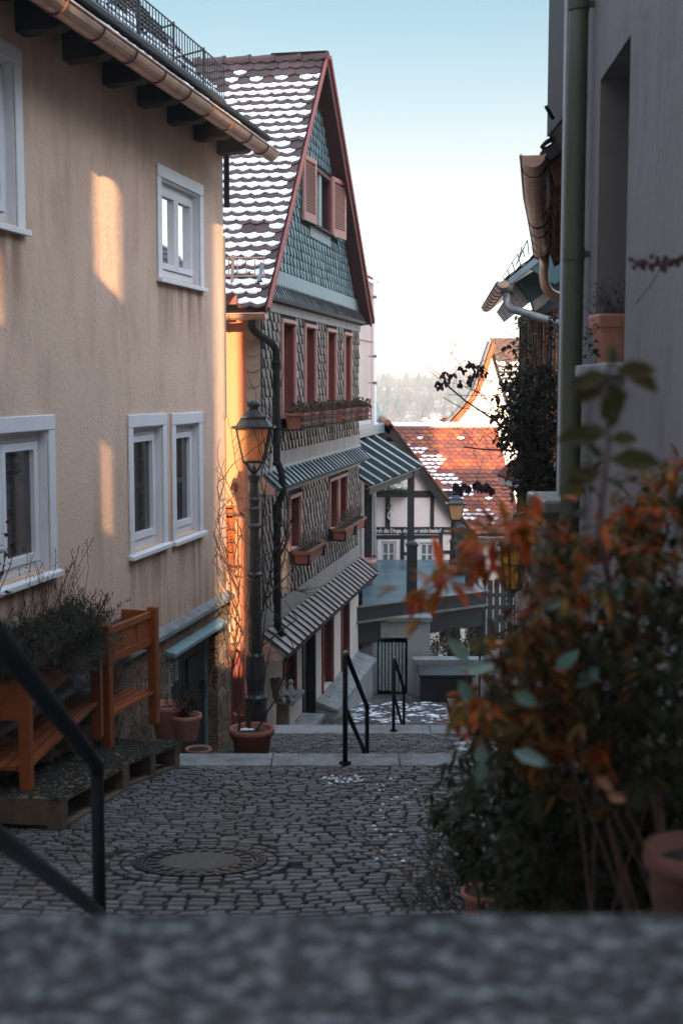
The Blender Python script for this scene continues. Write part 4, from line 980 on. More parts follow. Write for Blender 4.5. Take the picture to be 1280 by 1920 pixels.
# pot on the deck by the wall
# cellar wall with slatted door
cw_ = thing('cellar_wall', (1.1, 24.1, -6), 'low grey blue cellar wall with a slatted door under the deck', 'wall')
FC = Frame((0, 24.05, 0), (1, 0, 0), (0, 0, 1), (0, -1, 0))
x0, zb = FC.px(668, 1312); x1, _z = FC.px(805, 1300); zt_ = FC.px(700, 1165)[1]
dh = hole(FC, 705, 766, 1196, 1312); dh = (dh[0], dh[1], -6.1, dh[3])
m = wallsheet(FC, x0 - .6, x1, -6.6, zt_, [dh], .25); m.poly([FC(x1, -6.6), FC(x1, zt_), FC(x1, zt_, -2), FC(x1, -6.6, -2)]); m.poly([FC(x0, zt_), FC(x1, zt_), FC(x1, zt_, -2), FC(x0, zt_, -2)]); m.build('wall', m_greyplaster, cw_)
m = MB(); m.poly([FC(dh[0], dh[2], -.25), FC(dh[1], dh[2], -.25), FC(dh[1], dh[3], -.25), FC(dh[0], dh[3], -.25)]); m.build('dark_opening', m_dark, cw_)
m = MB(); m.fbox(FC, x0 - .3, x1 + .04, zt_, zt_ + .08, -.5, .06); m.build('coping', m_stone, cw_)
m = MB(); n_ = 8; W_ = (dh[1] - dh[0] - .1) / n_
for i in range(n_): a = dh[0] + .05 + i * W_; m.fbox(FC, a + .006, a + W_ - .016, -5.86 + U(-.02, .02), dh[3] - U(.08, .11), -.07, -.04)
d_ = m.build('slatted_door', M('pale_slats', (.30, .36, .36), .8, .3, 12, bump=.2), cw_)
for q_ in (-5.7, dh[3] - .3):
    m = MB(); m.fbox(FC, dh[0] + .02, dh[1] - .02, q_, q_ + .1, -.11, -.075); m.build('rail', m_beam, d_)
m = MB(); m.fbox(FC, dh[0] - .08, dh[0] + .02, -6, dh[3] + .0, -.1, .03); m.fbox(FC, dh[1] - .02, dh[1] + .08, -6, dh[3], -.1, .03); m.build('door_frame', m_greyplaster, cw_)
# side wall stub of the slate house corner down to the ground: dark post
m = MB(); p_ = P(672, 1200, 23.95); m.box(p_.x - .09, p_.x + .07, 23.9, 24.03, -5.0, DZ + .6); m.build('corner_board', m_beam, cw_)

# garden wall, container, benches, fence ...
gw_ = thing('garden_wall', (2.2, 23.8, -6), 'low stained garden wall with a flat coping right of the cellar wall', 'wall')
m = MB(); a = P(780, 1240, 23.6); m.box(a.x, 5.2, 23.6, 23.8, -6.6, P(800, 1246, 23.6).z); m.build('wall', m_greyplaster, gw_)
m = MB(); m.box(a.x - .06, 5.2, 23.54, 23.86, P(800, 1246, 23.6).z, P(800, 1236, 23.6).z); m.build('coping', m_stone, gw_)
kb = thing('black_container', P(835, 1312, 22.6), 'large black bin-like container with a lid in front of the garden wall', 'container')
a = P(784, 1308, 22.7); b_ = P(884, 1312, 22.7); zt_ = P(800, 1262, 22.7).z; zg = gz_(22.7)
m = MB(); m.extr([(a.x + .06, 22.6, zg), (b_.x, 22.6, zg), (b_.x, 23.3, zg), (a.x + .06, 23.3, zg)], (0, 0, zt_ - zg - .05)); m.build('tub', m_black, kb, bevel=.03)
m = MB(); m.box(a.x, b_.x + .05, 22.55, 23.35, zt_ - .05, zt_); m.build('lid', m_black, kb, bevel=.015)
def bench(x, y, z, L, D, H, lb_, mt, nb=4):
    t = thing('bench', (x, y, z), lb_, 'bench', 'slatted benches at the right of the lane')
    for i in range(nb):
        w_ = L / nb; m = MB(); m.box(x + i * w_ + .008, x + (i + 1) * w_ - .008, y, y + D, z + H - .04, z + H); m.build('slat', mt, t, bevel=.006)
    m = MB(); m.extr([(x + .0, y + .05, z + H - .04), (x + L, y + .05, z + H - .04), (x + L, y + .05, z), (x + .3 * L, y + .05, z), (x + .02 * L, y + .05, z + H * .55)], (0, D - .1, 0)); m.build('base', m_darkwood, t)
    return t
p_ = P(836, 1340, 18.4); bench(p_.x, 17.9, gz_(18), 1.3, .5, P(840, 1322, 18).z - gz_(18), 'slatted grey bench with a dark curved base beyond the second kerb', m_oldwood, 6)
p_ = P(852, 1418, 12.0); bench(p_.x, 11.9, gz_(12.1), .7, .28, P(852, 1400, 12.0).z - gz_(12.1), 'small snow dusted slatted bench beside the first steps', M('snowy_wood', (.5, .5, .52), .8, .2, 12, bump=.3, stain=((.12, .09, .08), 8, .55, .7)), 5)
FE = Frame((0, 31.4, 0), (1, 0, 0), (0, 0, 1), (0, -1, 0))
fe = thing('picket_fence', P(925, 1150, 31.4), 'dark slatted garden fence behind the deck', 'fence')
a0, zt_ = FE.px(876, 1086); a1, zb_ = FE.px(985, 1150)
a = a0
while a < a1: 
    m = MB(); m.fbox(FE, a, a + .13, zb_ - .9, zt_ + U(-.03, .02), 0, .025); m.build('picket', m_beam, fe); a += .165
for q_ in (zb_ + .1, zt_ - .45):
    m = MB(); m.fbox(FE, a0, a1, q_, q_ + .1, -.05, -.002); m.build('rail', m_beam, fe)
hr = thing('handrail', P(905, 1200, 22), 'slim dark handrail slanting up beside the garden wall', 'handrail', 'steel handrails along the steps')
m = MB(); m.tube([P(899, 1212, 22.5), P(912, 1201, 22.2), P(984, 1163, 20)], .022, 8); m.build('top_rail', m_rail, hr, smooth=True)
m = MB(); q = P(899, 1212, 22.5); m.tube([q, (q.x, q.y, -6)], .02, 8); m.build('post', m_rail, hr)
# small wire table with a tray, planter bin, low snowy ground under the deck
tb = thing('garden_table', P(940, 1200, 30), 'small black metal stand with a perforated top beyond the handrail', 'garden stand')
q = P(941, 1180, 30); z0 = P(941, 1200, 30).z; z1_ = P(941, 1163, 30).z
m = MB(); m.box(q.x - .22, q.x + .22, 29.8, 30.2, z1_ - .03, z1_); m.build('top', m_iron, tb)
for sx in (-.2, .2):
    for sy in (29.82, 30.18): m = MB(); m.tube([(q.x + sx, sy, z0 - .3), (q.x + sx, sy, z1_ - .03)], .018, 6); m.build('leg', m_iron, tb)
m = MB(); m.box(q.x - .11, q.x + .11, 29.9, 30.1, z1_, z1_ + .14); m.build('basket', m_iron, tb)
gs_ = MB(); gs_.poly([(.8, 24.1, -6.1), (6, 26.5, -6.15), (6, 34, -6.4), (.8, 34, -6.4)]); kind(gs_.build('gravel_yard', M('snowy_gravel', (.12, .11, .10), .9, .5, 14, bump=.8, stain=((.6, .62, .65), 5, .52, .62))), 'structure')
pb = thing('wooden_tub', P(835, 1200, 29), 'dark upright tub standing under the deck', 'tub')
q = P(836, 1180, 29); m = MB(); m.lathe((q.x, 29, P(836, 1204, 29).z), [(.14, 0), (.17, .45), (.18, .46), (.15, .46), (.14, .40)], 16); m.build('body', m_beam, pb); m = MB(); m.lathe((q.x, 29, P(836, 1204, 29).z + .38), [(.14, 0), (.01, .02)], 12); m.build('soil', m_snow, pb)

# ======================= half-timbered house =======================
HY = 31.0; FH = Frame((0, HY, 0), (1, 0, 0), (0, 0, 1), (0, -1, 0))
ht = thing('half_timbered_house', (1.6, HY, -5.5), 'white half-timbered house with an orange tiled roof partly under snow and an inscribed beam', 'house')
hp = lambda x, y: FH.px(x, y)
apx, apz = hp(725, 790)
wins = [hole(FH, 714, 742, 1015, 1057), hole(FH, 786, 814, 1017, 1058)]; wins = [(h[0], h[1], h[2] - .06, h[3]) for h in wins]
uw = [hole(FH, 738, 755, 886, 912), hole(FH, 696, 714, 889, 914)]
Lx = hp(690, 900)[0]; Rx = hp(889, 1005)[0]; BZ = -6.6; sillz = hp(700, 960)[1]
m = wallsheet(FH, Lx - .8, Rx - .2, BZ, hp(0, 1003)[1], [wins[0], wins[1]], .08)
zs = hp(0, 1003)[1]
rkx = lambda z: hp(727, 0)[0] + (hp(727, 797)[1] - z) * (160 / 211)
def seg_(zlo, zhi, hs):
    xs = sorted({Lx - .8} | {h[0] for h in hs} | {h[1] for h in hs})
    for i in range(len(xs)):
        l = xs[i]; 
        if i + 1 < len(xs):
            r = xs[i + 1]
            if any(h[0] - .001 < l < h[1] - .001 for h in hs): continue
            m.poly([FH(l, zlo), FH(r, zlo), FH(r, zhi), FH(l, zhi)])
        else: m.poly([FH(l, zlo), FH(rkx(zlo), zlo), FH(rkx(zhi), zhi), FH(l, zhi)])
u0, u1 = uw[0][2], uw[0][3]; uw = [(h[0], h[1], u0, u1) for h in uw]
seg_(zs, u0, []); seg_(u0, u1, uw[::-1]); 
zm = hp(0, 860)[1]; seg_(u1, zm, [])
m.poly([FH(rkx(zm) - (rkx(zm) - apx) * 2, zm), FH(rkx(zm), zm), FH(apx, apz - .05)])
for h in uw:
    c = [(h[0], h[2]), (h[1], h[2]), (h[1], h[3]), (h[0], h[3])]
    for k in range(4): m.poly([FH(*c[k]), FH(*c[(k + 1) % 4]), FH(*c[(k + 1) % 4], -.08), FH(*c[k], -.08)])
m.build('wall', M('warm_white_render', (.82, .74, .71), .9, .06, 3, bump=.15, bs=40, stain=((.5, .42, .38), 3, .6, .9)), ht)
def beam(x0, y0, x1, y1, n=.03):
    a, b = hp(x0, y1); c, d = hp(x1, y0); mm = MB(); mm.fbox(FH, a, c, b, d, .001, n); return mm.build('beam', m_beam, ht)
for i, bb in enumerate([(690, 920, 868, 932), (690, 988, 880, 1001), (690, 1003.5, 752, 1011), (757, 1003.5, 822, 1011), (806, 932, 813.5, 988), (722, 932, 731, 988), (725, 892, 731, 920), (750, 1001, 757.5, 1075), (822, 1001, 829.5, 1075), (829.5, 1032, 880, 1038), (757.5, 1035, 762, 1041), (717, 822, 750, 828), (862, 1001, 869, 1075), (700, 1001, 704, 1075)]):
    beam(*bb, n=.03 + .003 * (i % 3))
for h in wins: window(FH, *h, ht, depth=.07, casing=.03, cw=.09, sillw=.06, leaves=2, fw=.035, cross=True, glass=M('lace_pane', (.16, .19, .21), .15, .35, 3, vstr=(14, 1, .6), spec=.7) if h is wins[0] else bpy.data.materials['lace_pane'])
for h in uw: window(FH, *h, ht, depth=.07, casing=.02, cw=.05, sillw=.04, leaves=1, fw=.03, glass=bpy.data.materials['lace_pane'])
ta, tb_ = hp(703, 998)
text_mesh('durch die Dinge, derer er nicht bedarf', .135, .004, FH, hp(697, 998)[0], tb_, .04, m_white, 'inscription', ht, xs=.80, off=.0035)
text_mesh('Sokrates', .07, .003, FH, hp(832, 998)[0], hp(0, 997)[1], .04, m_white, 'inscription', ht, xs=.9, off=.002)
# rake boards and wing roof
def rake(p0, p1, dep=1.2):
    a, b = hp(*p0); c, d = hp(*p1); u_ = V((c - a, 0, d - b)).normalized(); nn = V((-u_.z, 0, u_.x)); nn = nn if nn.z > 0 else -nn
    Fq = Frame((a, HY - .25, b), u_, (0, 1, 0), nn); L = math.hypot(c - a, d - b); mm = MB(); mm.fbox(Fq, 0, L, 0, .04, -.2, -.002); mm.fbox(Fq, 0, L, .04, 6, -.08, -.02); o = mm.build('bargeboard', m_darkwood, ht)
    Tt = MB(); q = 0
    while q < L: Tt.fbox(Fq, q, q + .17, -.04, 1.2, -.0, .035); q += .18
    Tt.build('verge_tiles', m_tile_or, o); return Fq, L
rake((727, 789), (893, 1008)); rake((724, 789), (690, 848))
m = MB(); m.tube([FH(apx, apz - .02, .3), FH(apx, apz - .02, -4)], .07, 8); m.build('ridge_tiles', m_tile_or, ht)
# main roof
RY0, RY1 = 31.9, 35.2
eL = P(740, 1003, RY0); rL = P(740, 802, RY1); BR = (V((0, RY1, rL.z)) - V((0, RY0, eL.z)))
FR = Frame((P(755, 1003, RY0).x - .8, RY0, eL.z), (1, 0, 0), BR, V((0, -BR.z, BR.y)))
xr = P(930, 802, RY1).x; xe = P(982, 1003, RY0).x; AL = P(755, 1003, RY0).x - .8
def clipR(s):
    t = s / BR.length; py = 1003 - 201 * t
    lo = apx + (apz - (eL.z + (rL.z - eL.z) * t)) * 160 / 211 - AL + .05
    return (max(lo - .3, 0) , xe + (xr - xe) * t - AL)
def snR(a, s):
    t = s / BR.length; lo, hi = clipR(s); d = a - lo
    n_ = noise.noise(V((a * 1.1, s * 1.6, 9)))
    if t > .93: return 0
    if t > .18: return 1 if d < .75 - .7 * max(0, t - .6) * 2 + n_ * 1.1 and R() < .72 else .012
    return .75 if (d < 1.2 and t > .08) else .02
T, SN = tiles(FR, 0, xe - AL, BR.length, .185, .15, clipR, snR, drop=.06, jit=.008)
ro = T.build('roof', m_tile_or, ht); SN.build('snow', m_snow, ro)
m = MB(); m.extr([FR(0, 0, -.02), FR(xe - AL, 0, -.02), FR(xr - AL, BR.length, -.02), FR(0, BR.length, -.02)], FR.N * -.08); m.poly([FR(0, BR.length, -.1), FR(xr - AL, BR.length, -.1), (xr, RY1 + 4, eL.z), (AL, RY1 + 4, eL.z)]); m.build('roof_deck', m_darkwood, ro)
m = MB(); m.fbox(FR, 0, xr - AL + .03, BR.length - .03, BR.length + .12, .04, .1); m.build('ridge_flashing', m_white, ht)
m = MB(); m.box(AL, xe - .2, RY0 + .3, RY1 + 3, BZ, eL.z - .05); m.build('rear_wall', m_cream, ht)
m = MB(); s_g = .38
for h_ in (.05, .28): m.tube([FR(1.5, s_g, .02) + V((0, 0, h_)), FR(xe - AL - .02, s_g, .02) + V((0, 0, h_))], .01, 5)
a = 1.6
while a < xe - AL: m.tube([FR(a, s_g, .02), FR(a, s_g, .02) + V((0, 0, .28))], .006, 4); a += .1
m.build('snow_guard', m_zinc, ht)
gutter([(AL + 1.8, RY0 - .06, eL.z - .05), (xe, RY0 - .06, eL.z - .05)], .07, ht, m_copper, rings=.8)
# flower box and hanging ornament on it
fb = thing('window_box', P(735, 930, HY - .2), 'long dark window box with pale greenery on the half-timbered house', 'window box')
a0, b0 = hp(708, 931); a1, b1 = hp(763, 922); m = MB(); m.fbox(FH, a0, a1, b0 + .02, b1, .05, .25); m.build('trough', m_beam, fb)
m = MB()
for _ in range(420):
    p_ = FH(U(a0, a1), b1 + U(-.03, .13) * U(.4, 1), U(.05, .27)); m.leaf(p_, V((U(-1, 1), U(-1, .4), U(-.3, 1))), V((0, 0, 1)), U(.04, .08), .03)
m.build('plants', leafy('pale_ivy', [(.12, .17, .06), (.2, .24, .12), (.08, .11, .05)]), fb)
og = thing('hanging_ornament', P(732, 975, HY - .08), 'white swan shaped ornament hanging on the half-timbered wall', 'ornament')
m = MB(); c_ = [P(x, y, HY - .1) for x, y in ((730, 946), (727, 952), (730, 958), (727, 964), (727, 970), (731, 974), (736, 972), (738, 966))]; m.tube(c_, [.012, .014, .014, .016, .02, .025, .03, .012], 8); m.build('body', m_white, og, smooth=True)
m = MB()
for _ in range(30): m.leaf(P(U(726, 734), U(943, 957), HY - .12), V((U(-1, 1), U(-1, 0), U(-1, 1))), V((0, 0, 1)), .06, .025)
m.build('greenery', lf_green, og)
# ======================= far white gable house =======================
FY = 45.0; ff = thing('white_gable_house', P(900, 800, FY), 'tall white gable house behind the orange roof with curved eaves and a snowy roof', 'house')
FF = Frame((0, FY, 0), (1, 0, 0), (0, 0, 1), (0, -1, 0)); fq = lambda x, y: FF.px(x, y)
lr = [(917, 641), (909, 664), (900, 692), (890, 722), (876, 746), (857, 770), (832, 797), (800, 830)]
rr_ = [(917, 641), (930, 676), (945, 715), (957, 752), (968, 800), (980, 860)]
m = MB(); pts = [FF(*fq(*p)) for p in lr] + [FF(*fq(*p)) for p in rr_[::-1][:-1]]
bl = FF(fq(800, 830)[0], -9); br_ = FF(fq(980, 860)[0], -9); m.poly(pts[:8] + [bl, br_] + pts[8:]); m.build('wall', m_white, ff)
off = V((.0, -.35, 0))
def ribbon(pts_, t, d0, d1, nm, mt):
    m = MB(); P3 = [FF(*fq(*p)) for p in pts_]
    for i in range(len(P3) - 1):
        a, b = P3[i], P3[i + 1]; u_ = (b - a).normalized(); nn = V((u_.z, 0, -u_.x)); nn = nn if nn.z > 0 else -nn
        m.extr([a + V((0, d0, 0)), b + V((0, d0, 0)), b + V((0, d1, 0)), a + V((0, d1, 0))], nn * t)
    return m.build(nm, mt, ff)
ribbon(lr, .06, -.55, .25, 'roof_edge', m_whitewall); ribbon([(x + 2, y + 3) for x, y in lr], -.16, -.5, -.01, 'bargeboard', m_orangewood)
ribbon(rr_, .07, -.3, .02, 'verge', m_teal)
A_ = FF(*fq(917, 641)); B_ = FF(*fq(980, 860)); uD = (A_ - B_).normalized(); sh_ = V((1, .35, 0)).normalized()
FFr = Frame(B_ + V((0, -.3, 0)), sh_, uD, sh_.cross(uD))
if FFr.N.z < 0: FFr.N = -FFr.N
T, SN = tiles(FFr, 0, 3.4, (A_ - B_).length, .2, .22, None, lambda a, s: (.0 if s > (A_ - B_).length - .8 else .85), drop=.05)
T.build('roof', m_tile, ff); SN.build('snow', m_snow, ff)
m = MB(); m.extr([FFr(0, 0, -.02), FFr(3.4, 0, -.02), FFr(3.4, (A_ - B_).length, -.02), FFr(0, (A_ - B_).length, -.02)], -FFr.N * .1); m.build('roof_deck', m_darkwood, ff)
sp = thing('spire_roof', P(712, 800, 60), 'blue grey slate pyramid roof rising behind the pink house', 'roof')
m = MB(); b_ = P(712, 800, 60); tp = P(701, 742, 60); m.lathe((tp.x, 60, b_.z - .6), [(1.2, 0), (.01, tp.z - b_.z + .6)], 4, rot=math.pi / 4); m.build('roof', m_sheetroof, sp)
m = MB(); m.box(tp.x - .7, tp.x + .7, 59.3, 60.7, -14, b_.z - .55); m.build('wall', m_cream, sp)
sr = thing('distant_house', P(810, 800, 56), 'low distant house roof with snow and red edges left of the white gable', 'house')
a = P(782, 799, 54); b_ = P(838, 799, 54); c_ = P(838, 783, 56.5); d_ = P(797, 783, 56.5)
m = MB(); m.poly([a, b_, c_, d_]); vv = (a + b_ + c_ + d_) / 4; m.extr([a, b_, c_, d_], (0, 0, -.08)); m.build('roof', m_tile_dark, sr)
m = MB(); m.tube([a, d_, c_], .05, 5); m.build('ridge_tiles', m_tile_or, sr)
m = MB()
for _ in range(26):
    s_, t_ = U(.1, .98), U(.1, .9); p_ = a.lerp(b_, s_).lerp(d_.lerp(c_, s_), t_); m.extr([p_ + V((-.12, 0, .03)), p_ + V((.12, 0, .03)), p_ + V((.1, .12, .06)), p_ + V((-.1, .12, .06))], (0, 0, .03))
m.build('snow', m_snow, sr)
m = MB(); m.box(a.x + .1, b_.x, 54.3, 60, -14, a.z); m.build('wall', m_cream, sr)
# a few houses and the wooded hill in the valley
vals = [(735, 768, 330), (765, 775, 300), (790, 762, 360), (815, 770, 310), (748, 782, 280), (840, 760, 350)]
for i, (x, y, d_) in enumerate(vals):
    p_ = P(x, y, d_); p_.z = hz_(p_.x, d_) + 1.3; t = thing('distant_cottage', p_, ['tiny pale cottage left of centre on the misty slope', 'tiny pale cottage lower on the misty slope', 'tiny cottage high below the wood', 'tiny cottage left of the curved gable', 'lowest tiny cottage above the orange roof', 'tiny cottage close to the curved gable'][i], 'house', 'tiny cottages on the far slope')
    m = MB(); m.box(p_.x - 1.1, p_.x + 1.1, d_, d_ + 3, p_.z - 3, p_.z); m.build('wall', m_oldwood, t)
    m = MB(); m.extr([(p_.x - 1.3, d_ - .3, p_.z), (p_.x - 1.3, d_ + 3.3, p_.z), (p_.x - 1.3, d_ + 1.5, p_.z + .8)], (2.6, 0, 0)); m.build('roof', m_zinc if i % 2 else m_tile_dark, t)
fm = MB(); cn = MB()
for i in range(1500):
    y = U(200, 560); x = U(-.03, .16) * y; z = hz_(x, y); h_ = U(3, 6.5) * (1 if y > 300 else .7); 
    if R() < .18 and y > 330:
        c = cn; r_ = h_ * U(.16, .24); c.lathe((x, y, z), [(r_, h_ * .05), (r_ * .95, h_ * .3), (r_ * .6, h_ * .6), (.05, h_ * .95)], 6, cap=False)
    else:
        k = int(U(26, 36))
        for _ in range(k):
            a_ = U(0, 6.28); rr = U(.1, 1) * h_ * .32; zz = h_ * (.35 + .65 * R()); s_ = U(.25, .6)
            q = V((x + math.cos(a_) * rr, y + math.sin(a_) * rr, z + zz)); d_ = V((U(-1, 1) * .6, U(-1, 1) * .6, 1)).normalized() * s_ * 2.2; e_ = V((U(-1, 1), U(-1, 1), 0)).normalized() * s_ * .22
            fm.add([q - e_, q + e_, q + d_], [(0, 1, 2)])
        fm.add([(x - .12, y, z), (x + .12, y, z), (x, y, z + h_)], [(0, 1, 2)])
tag(kind(fm.build('bare_forest', m_forest), 'stuff'), 'misty bare winter wood covering the far hillside', 'forest')
tag(kind(cn.build('conifers', m_conifer), 'stuff'), 'blue green conifers scattered through the far wood', 'conifers')
# ======================= right-hand side: white house with the green pipe =======================
R1 = street(1.0, .043, -1)
e1 = R1.px(1050, 700)[0]
wn = (R1.px(1182, 65)[0], R1.px(1125, 150)[0], R1.px(1125, 684)[1], R1.px(1125, 150)[1])
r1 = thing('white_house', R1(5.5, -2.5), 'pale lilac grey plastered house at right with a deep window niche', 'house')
HR = 3.3
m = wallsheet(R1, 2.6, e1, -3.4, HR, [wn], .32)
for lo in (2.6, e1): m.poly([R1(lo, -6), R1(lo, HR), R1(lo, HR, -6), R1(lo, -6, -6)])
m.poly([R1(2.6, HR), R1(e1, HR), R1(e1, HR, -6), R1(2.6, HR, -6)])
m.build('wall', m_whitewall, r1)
w_ = window(R1, *wn, r1, depth=.32, casing=None, cw=.0, sillw=0, leaves=2, frame_mat=m_darkwood, fw=.06)
m = MB(); m.fbox(R1, wn[0] - .02, wn[1] + .08, wn[2] - .06, wn[2], -.3, .09); m.build('sill', m_stone, w_, bevel=.01)
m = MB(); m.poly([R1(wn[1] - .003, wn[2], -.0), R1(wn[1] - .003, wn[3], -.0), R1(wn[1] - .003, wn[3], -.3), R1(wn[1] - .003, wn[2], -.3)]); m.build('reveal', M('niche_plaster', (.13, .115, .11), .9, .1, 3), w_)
m = MB(); a_ = Frame(R1(0, 0, .08), R1.A, (0, 0, 1), R1.N).px(1072, 700)[0]; m.tube([R1(a_, -3.2, .08), R1(a_, -.95, .08), R1(a_, 1.4, .08), R1(a_, HR - .1, .08)], .05, 14)
gp = m.build('downpipe', m_greenpipe, r1, smooth=True)
m = MB()
for z_ in (R1.px(1070, 92)[1], R1.px(1070, 905)[1], R1.px(1070, 500)[1] + .0):
    m = MB(); m.tube([R1(a_, z_ - .03, .08), R1(a_, z_ + .03, .08)], .056, 14); m.fbox(R1, a_ - .01, a_ + .01, z_ - .015, z_ + .015, 0, .1); m.build('clamp', m_greenpipe, gp)
m = MB(); q = R1.px(1094, 500)[0]; m.tube([R1(q, -3, .012), R1(q, HR, .012)], .006, 6)
for i in range(8): m.fbox(R1, q - .015, q + .015, -1.2 + i * .9, -1.18 + i * .9, 0, .025)
m.build('cable', m_oldwood, r1)
# corner board and the dark clad jetty above
m = MB(); m.fbox(R1, e1 - .1, e1 + .012, -5, HR, .002, .012); m.build('corner_trim', m_greyplaster, r1)
q = P(1034, 245, 8.3)
m = MB(); m.box(q.x, q.x + 1.2, 7.9, 8.5, q.z, HR + .1); m.extr([(q.x + .015, 7.9, q.z), (q.x + 1.2, 7.9, q.z), (q.x + 1.2, 7.9, q.z - .12), (q.x + .06, 7.9, q.z - .12)], (0, .6, 0)); m.build('clad_jetty', m_darkwood, r1)
m = MB(); m.tube([P(1036, 222, 8.1), P(1023, 200, 8.0)], .012, 6); m.build('bracket', m_rail, r1)
m = MB(); a_ = R1.px(1030, 945); q = P(1008, 940, 7.6); m.box(q.x, q.x + .6, 7.45, 8.1, P(1010, 962, 7.6).z, P(1010, 934, 7.6).z); m.build('ledge_cover', m_zinc, r1, bevel=.02)
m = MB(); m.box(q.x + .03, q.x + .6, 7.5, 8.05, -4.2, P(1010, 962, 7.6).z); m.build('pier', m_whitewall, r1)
# ======================= gutter house behind it =======================
r2 = thing('low_eaved_house', (2.6, 11, -4), 'dark house behind the green pipe with a long weathered copper gutter', 'house')
g0 = P(999, 297, 8.4); g1 = P(1013, 474, 14.3); zg = (g0.z + g1.z) / 2
G2 = [(g0.x, g0.y, g0.z + .02), (g0.x * .72 + g1.x * .28 - .02, 10.0, zg - .02), (g0.x * .5 + g1.x * .5 - .0, 11.4, zg + .01), (g0.x * .2 + g1.x * .8, 13.1, zg - .01), (g1.x, g1.y, g1.z)]
gutter(G2, .075, r2, m_copper, rings=.7)
gd_ = (V(G2[-1]) - V(G2[0])).normalized(); gn = V((gd_.y, -gd_.x, 0)).normalized()
Bq = (gn * math.cos(.62) + V((0, 0, 1)) * math.sin(.62))
nq = Bq.cross(gd_); nq = nq if nq.z > 0 else -nq
F3 = Frame(V(G2[0]) + gn * .06 + V((0, 0, .03)), gd_, Bq, nq); L3 = (V(G2[-1]) - V(G2[0])).length
T, SN = tiles(F3, 0, L3, 3.6, .2, .2, None, None); ro = T.build('roof', m_tile_dark, r2)
m = MB(); m.extr([F3(0, 0, -.01), F3(L3, 0, -.01), F3(L3, 3.6, -.01), F3(0, 3.6, -.01)], -nq * .07); m.build('roof_deck', m_darkwood, ro)
a = .12
while a < L3:
    m = MB(); Fx = Frame(V(G2[0]) + gd_ * a, gn, (0, 0, 1), gd_); m.extr([Fx(.1, -.02), Fx(1.3, .75), Fx(1.3, .6), Fx(.15, -.18)], gd_ * .1); m.build('rafter', m_rust, r2); a += .7
m = MB(); F4 = Frame(V(G2[0]) + gn * .42, gd_, (0, 0, 1), -gn); m.fbox(F4, .25, L3 - .1, -7, .35, -4, 0); m.build('wall', m_oldwood, r2)
m = MB(); e = V(G2[-1]); m.tube([e + V((0, -.25, -.03)), e + V((0, -.25, -.22))] + bez(e + V((0, -.25, -.22)), e + V((0, -.25, -.5)), e + V((.1, -.2, -.5)), e + V((.55, -.1, -.56)), 8)[1:] , .055, 12); m.build('downpipe', m_copper, r2, smooth=True)
# ======================= slate-gabled house with the swan-neck pipe =======================
r3 = thing('timber_house', (3.4, 18, -5), 'half-timbered house at right behind the climber with slate hung eaves and a swan-neck pipe', 'house')
k0 = P(944, 528, 16.4); k1 = P(911, 583, 21.6); k1.z = k0.z - .02
gutter([k0, k1], .078, r3, m_copper, rings=.62)
kd = (k1 - k0).normalized(); kn = V((kd.y, -kd.x, 0)).normalized()
ang = math.atan2(P(940, 520, 16.4).z * 0 + (P(1000, 470, 16.4).z - P(948, 512, 16.4).z), P(1000, 470, 16.4).x - P(948, 512, 16.4).x)
Bk = kn * math.cos(ang) + V((0, 0, 1)) * math.sin(ang); nk = Bk.cross(kd); nk = nk if nk.z > 0 else -nk
F5 = Frame(k0 + kn * .05 + V((0, 0, .03)), kd, Bk, nk); L5 = (k1 - k0).length
T, SN = tiles(F5, 0, L5, 1.7, .2, .2, None, None); ro = T.build('roof', m_tile_dark, r3)
m = MB(); m.extr([F5(0, 0, -.0), F5(L5, 0, -.0), F5(L5, 1.7, 0), F5(0, 1.7, 0)], -nk * .07); m.build('verge_board', m_lead, ro)
m = MB(); m.extr([F5(.03, .3, -.08), F5(.03, 1.7, -.08), F5(.03, 1.7, -.42), F5(.03, .42, -.42)], kd * .04); m.build('teal_board', m_teal, r3)
FG = Frame((0, 16.7, 0), (1, 0, 0), (0, 0, 1), (0, -1, 0)); g = lambda x, y: FG(*FG.px(x, y))
m = MB(); m.extr([g(965, 530), g(1060, 470), g(1060, 545), g(1030, 540), g(994, 566), g(968, 530)], (0, .3, 0)); m.build('gable_boards', M('dark_teal_boards', (.018, .045, .048), .7, .2, 8), r3)
FS = Frame(g(945, 606), g(994, 566) - g(945, 606), g(964, 532) - g(994, 566), (0, -1, 0))
def slatequad(p0, p1, p2, p3, nu, nv, y0, nm):
    m = MB(); fr = Frame((0, y0, 0), (1, 0, 0), (0, 0, 1), (0, -1, 0)); Q = [fr(*fr.px(*p)) for p in (p0, p1, p2, p3)]
    f = lambda u, v: Q[0] * (1 - u) * (1 - v) + Q[1] * u * (1 - v) + Q[2] * u * v + Q[3] * (1 - u) * v
    for i in range(nu):
        for j in range(nv):
            a, b, c, d = f((i + .03) / nu, (j + .04) / nv), f((i + .97) / nu, (j + .04) / nv), f((i + .97) / nu, (j + .96) / nv), f((i + .03) / nu, (j + .96) / nv)
            m.extr([a, b, c, d], (0, .03, 0))
    o = m.build(nm, m_slateband, r3); b = MB(); b.extr([q + V((0, .02, 0)) for q in Q], (0, .03, 0)); b.build('backing', m_backing, o)
slatequad((931, 585), (945, 604), (994, 566), (966, 531), 4, 7, 16.75, 'slate_hanging')
slatequad((994, 566), (1000, 585), (1047, 556), (1030, 540), 1, 1, 16.72, 'soffit_board')
m = MB(); t0 = P(949, 530, 16.55); pts = [t0, t0 + V((0, 0, -.24))]; m.tube([t0, P(949, 550, 16.5)], .085, 12)
